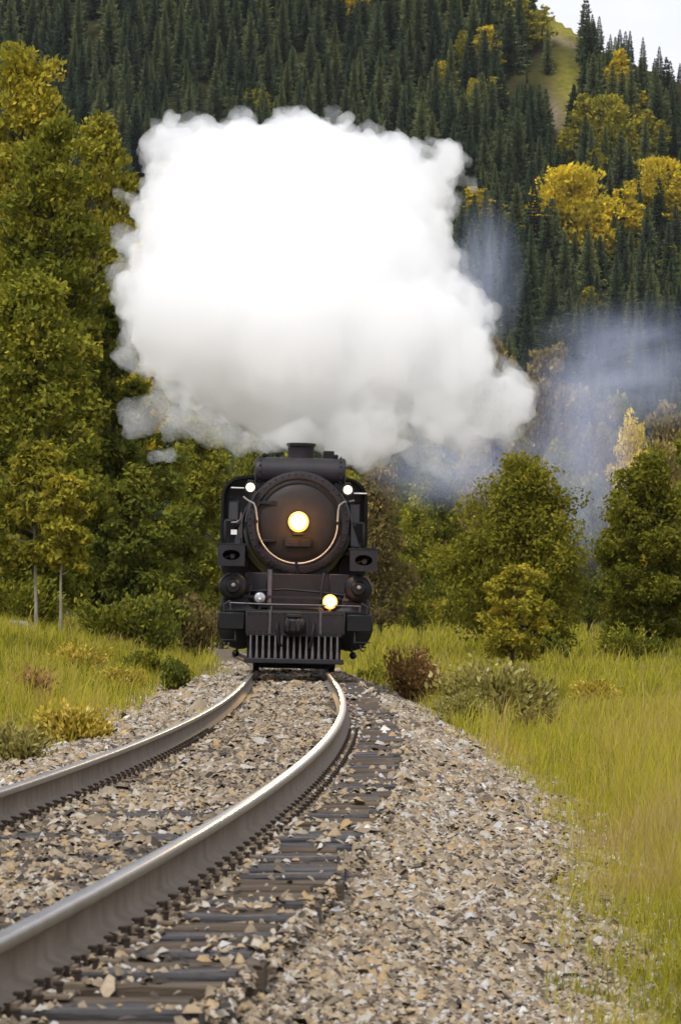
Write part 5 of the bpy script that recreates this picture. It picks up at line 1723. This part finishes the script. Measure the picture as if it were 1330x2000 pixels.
def smoke_mat(name, col, dens, scale, stretch, seed):
    """thin coal smoke: density thins out towards the edge of each drifting puff and is torn by noise"""
    m = bpy.data.materials.new(name)
    m.use_nodes = True
    t = m.node_tree
    for n in list(t.nodes): t.nodes.remove(n)
    o = t.nodes.new('ShaderNodeOutputMaterial')
    v = t.nodes.new('ShaderNodeVolumeScatter')
    v.inputs['Color'].default_value = (*col, 1)
    c = t.nodes.new('ShaderNodeTexCoord')
    ln = t.nodes.new('ShaderNodeVectorMath'); ln.operation = 'LENGTH'
    t.links.new(c.outputs['Object'], ln.inputs[0])
    fall = t.nodes.new('ShaderNodeMapRange'); fall.interpolation_type = 'SMOOTHSTEP'
    fall.inputs['From Min'].default_value = .98; fall.inputs['From Max'].default_value = .15
    t.links.new(ln.outputs['Value'], fall.inputs['Value'])
    mpn = t.nodes.new('ShaderNodeMapping'); mpn.inputs['Scale'].default_value = stretch; mpn.inputs['Location'].default_value = (seed, seed * .7, 0)
    t.links.new(c.outputs['Object'], mpn.inputs['Vector'])
    nz = t.nodes.new('ShaderNodeTexNoise'); nz.inputs['Scale'].default_value = scale; nz.inputs['Detail'].default_value = 3; nz.inputs['Distortion'].default_value = .8
    t.links.new(mpn.outputs[0], nz.inputs['Vector'])
    tear = t.nodes.new('ShaderNodeMapRange'); tear.interpolation_type = 'SMOOTHSTEP'
    tear.inputs['From Min'].default_value = .26; tear.inputs['From Max'].default_value = .72
    t.links.new(nz.outputs['Fac'], tear.inputs['Value'])
    a = t.nodes.new('ShaderNodeMath'); a.operation = 'MULTIPLY'
    b = t.nodes.new('ShaderNodeMath'); b.operation = 'MULTIPLY'; b.inputs[1].default_value = dens
    t.links.new(fall.outputs[0], a.inputs[0]); t.links.new(tear.outputs[0], a.inputs[1]); t.links.new(a.outputs[0], b.inputs[0])
    t.links.new(b.outputs[0], v.inputs['Density'])
    t.links.new(v.outputs[0], o.inputs['Volume'])
    return m

def build_smoke():
    iv = bmesh.new(); bmesh.ops.create_icosphere(iv, subdivisions=3, radius=1)
    me0 = bpy.data.meshes.new('drifting_smoke'); iv.to_mesh(me0); iv.free()
    for k, (px, py, rx, ry, Y, ryd, dens, label) in enumerate((
            (945, 545, 95, 190, 228, 4.5, .17, 'thin blue smoke hanging beside the right flank of the white steam cloud'),
            (1225, 715, 250, 160, 245, 6, .17, 'wide veil of blue smoke over the tan trees at the right edge'),
            (1140, 900, 160, 270, 236, 5, .24, 'column of grey-blue smoke between the two green field trees'),
            (890, 900, 230, 120, 226, 5, .20, 'low grey smoke trailing below the right underside of the steam'))):
        me = me0.copy()
        me.materials.append(smoke_mat('blue_smoke', (.60, .68, 1.0), dens, 2.0, [(1, 1, .6), (.7, 1, 1.1), (1.2, 1, .55), (.6, 1, 1)][k], k * 3.1))
        o = link('drifting_smoke', me)
        o.location = unproj(px, py, Y)
        o.scale = (rx / F * Y, ryd, ry / F * Y)
        tag(o, label, 'smoke', 'thin smoke drifting from the train', 'stuff')
build_smoke()

# faint air between the camera and the hill
def build_haze():
    x0, x1, y0, y1, z0, z1 = -480, 480, -20, 1520, -9, 262
    vs = [(x, y, z) for z in (z0, z1) for y in (y0, y1) for x in (x0, x1)]
    me = bpy.data.meshes.new('haze')
    me.from_pydata(vs, [], [(0, 2, 3, 1), (4, 5, 7, 6), (0, 1, 5, 4), (2, 6, 7, 3), (0, 4, 6, 2), (1, 3, 7, 5)])
    m = bpy.data.materials.new('haze')
    m.use_nodes = True
    t = m.node_tree
    for n in list(t.nodes): t.nodes.remove(n)
    o = t.nodes.new('ShaderNodeOutputMaterial'); v = t.nodes.new('ShaderNodeVolumePrincipled')
    v.inputs['Color'].default_value = (.78, .86, 1, 1)
    v.inputs['Density'].default_value = .000018
    t.links.new(v.outputs[0], o.inputs['Volume'])
    me.materials.append(m)
    ob = link('haze', me)
    tag(ob, kind='stuff')
build_haze()
#@@STEAM_END
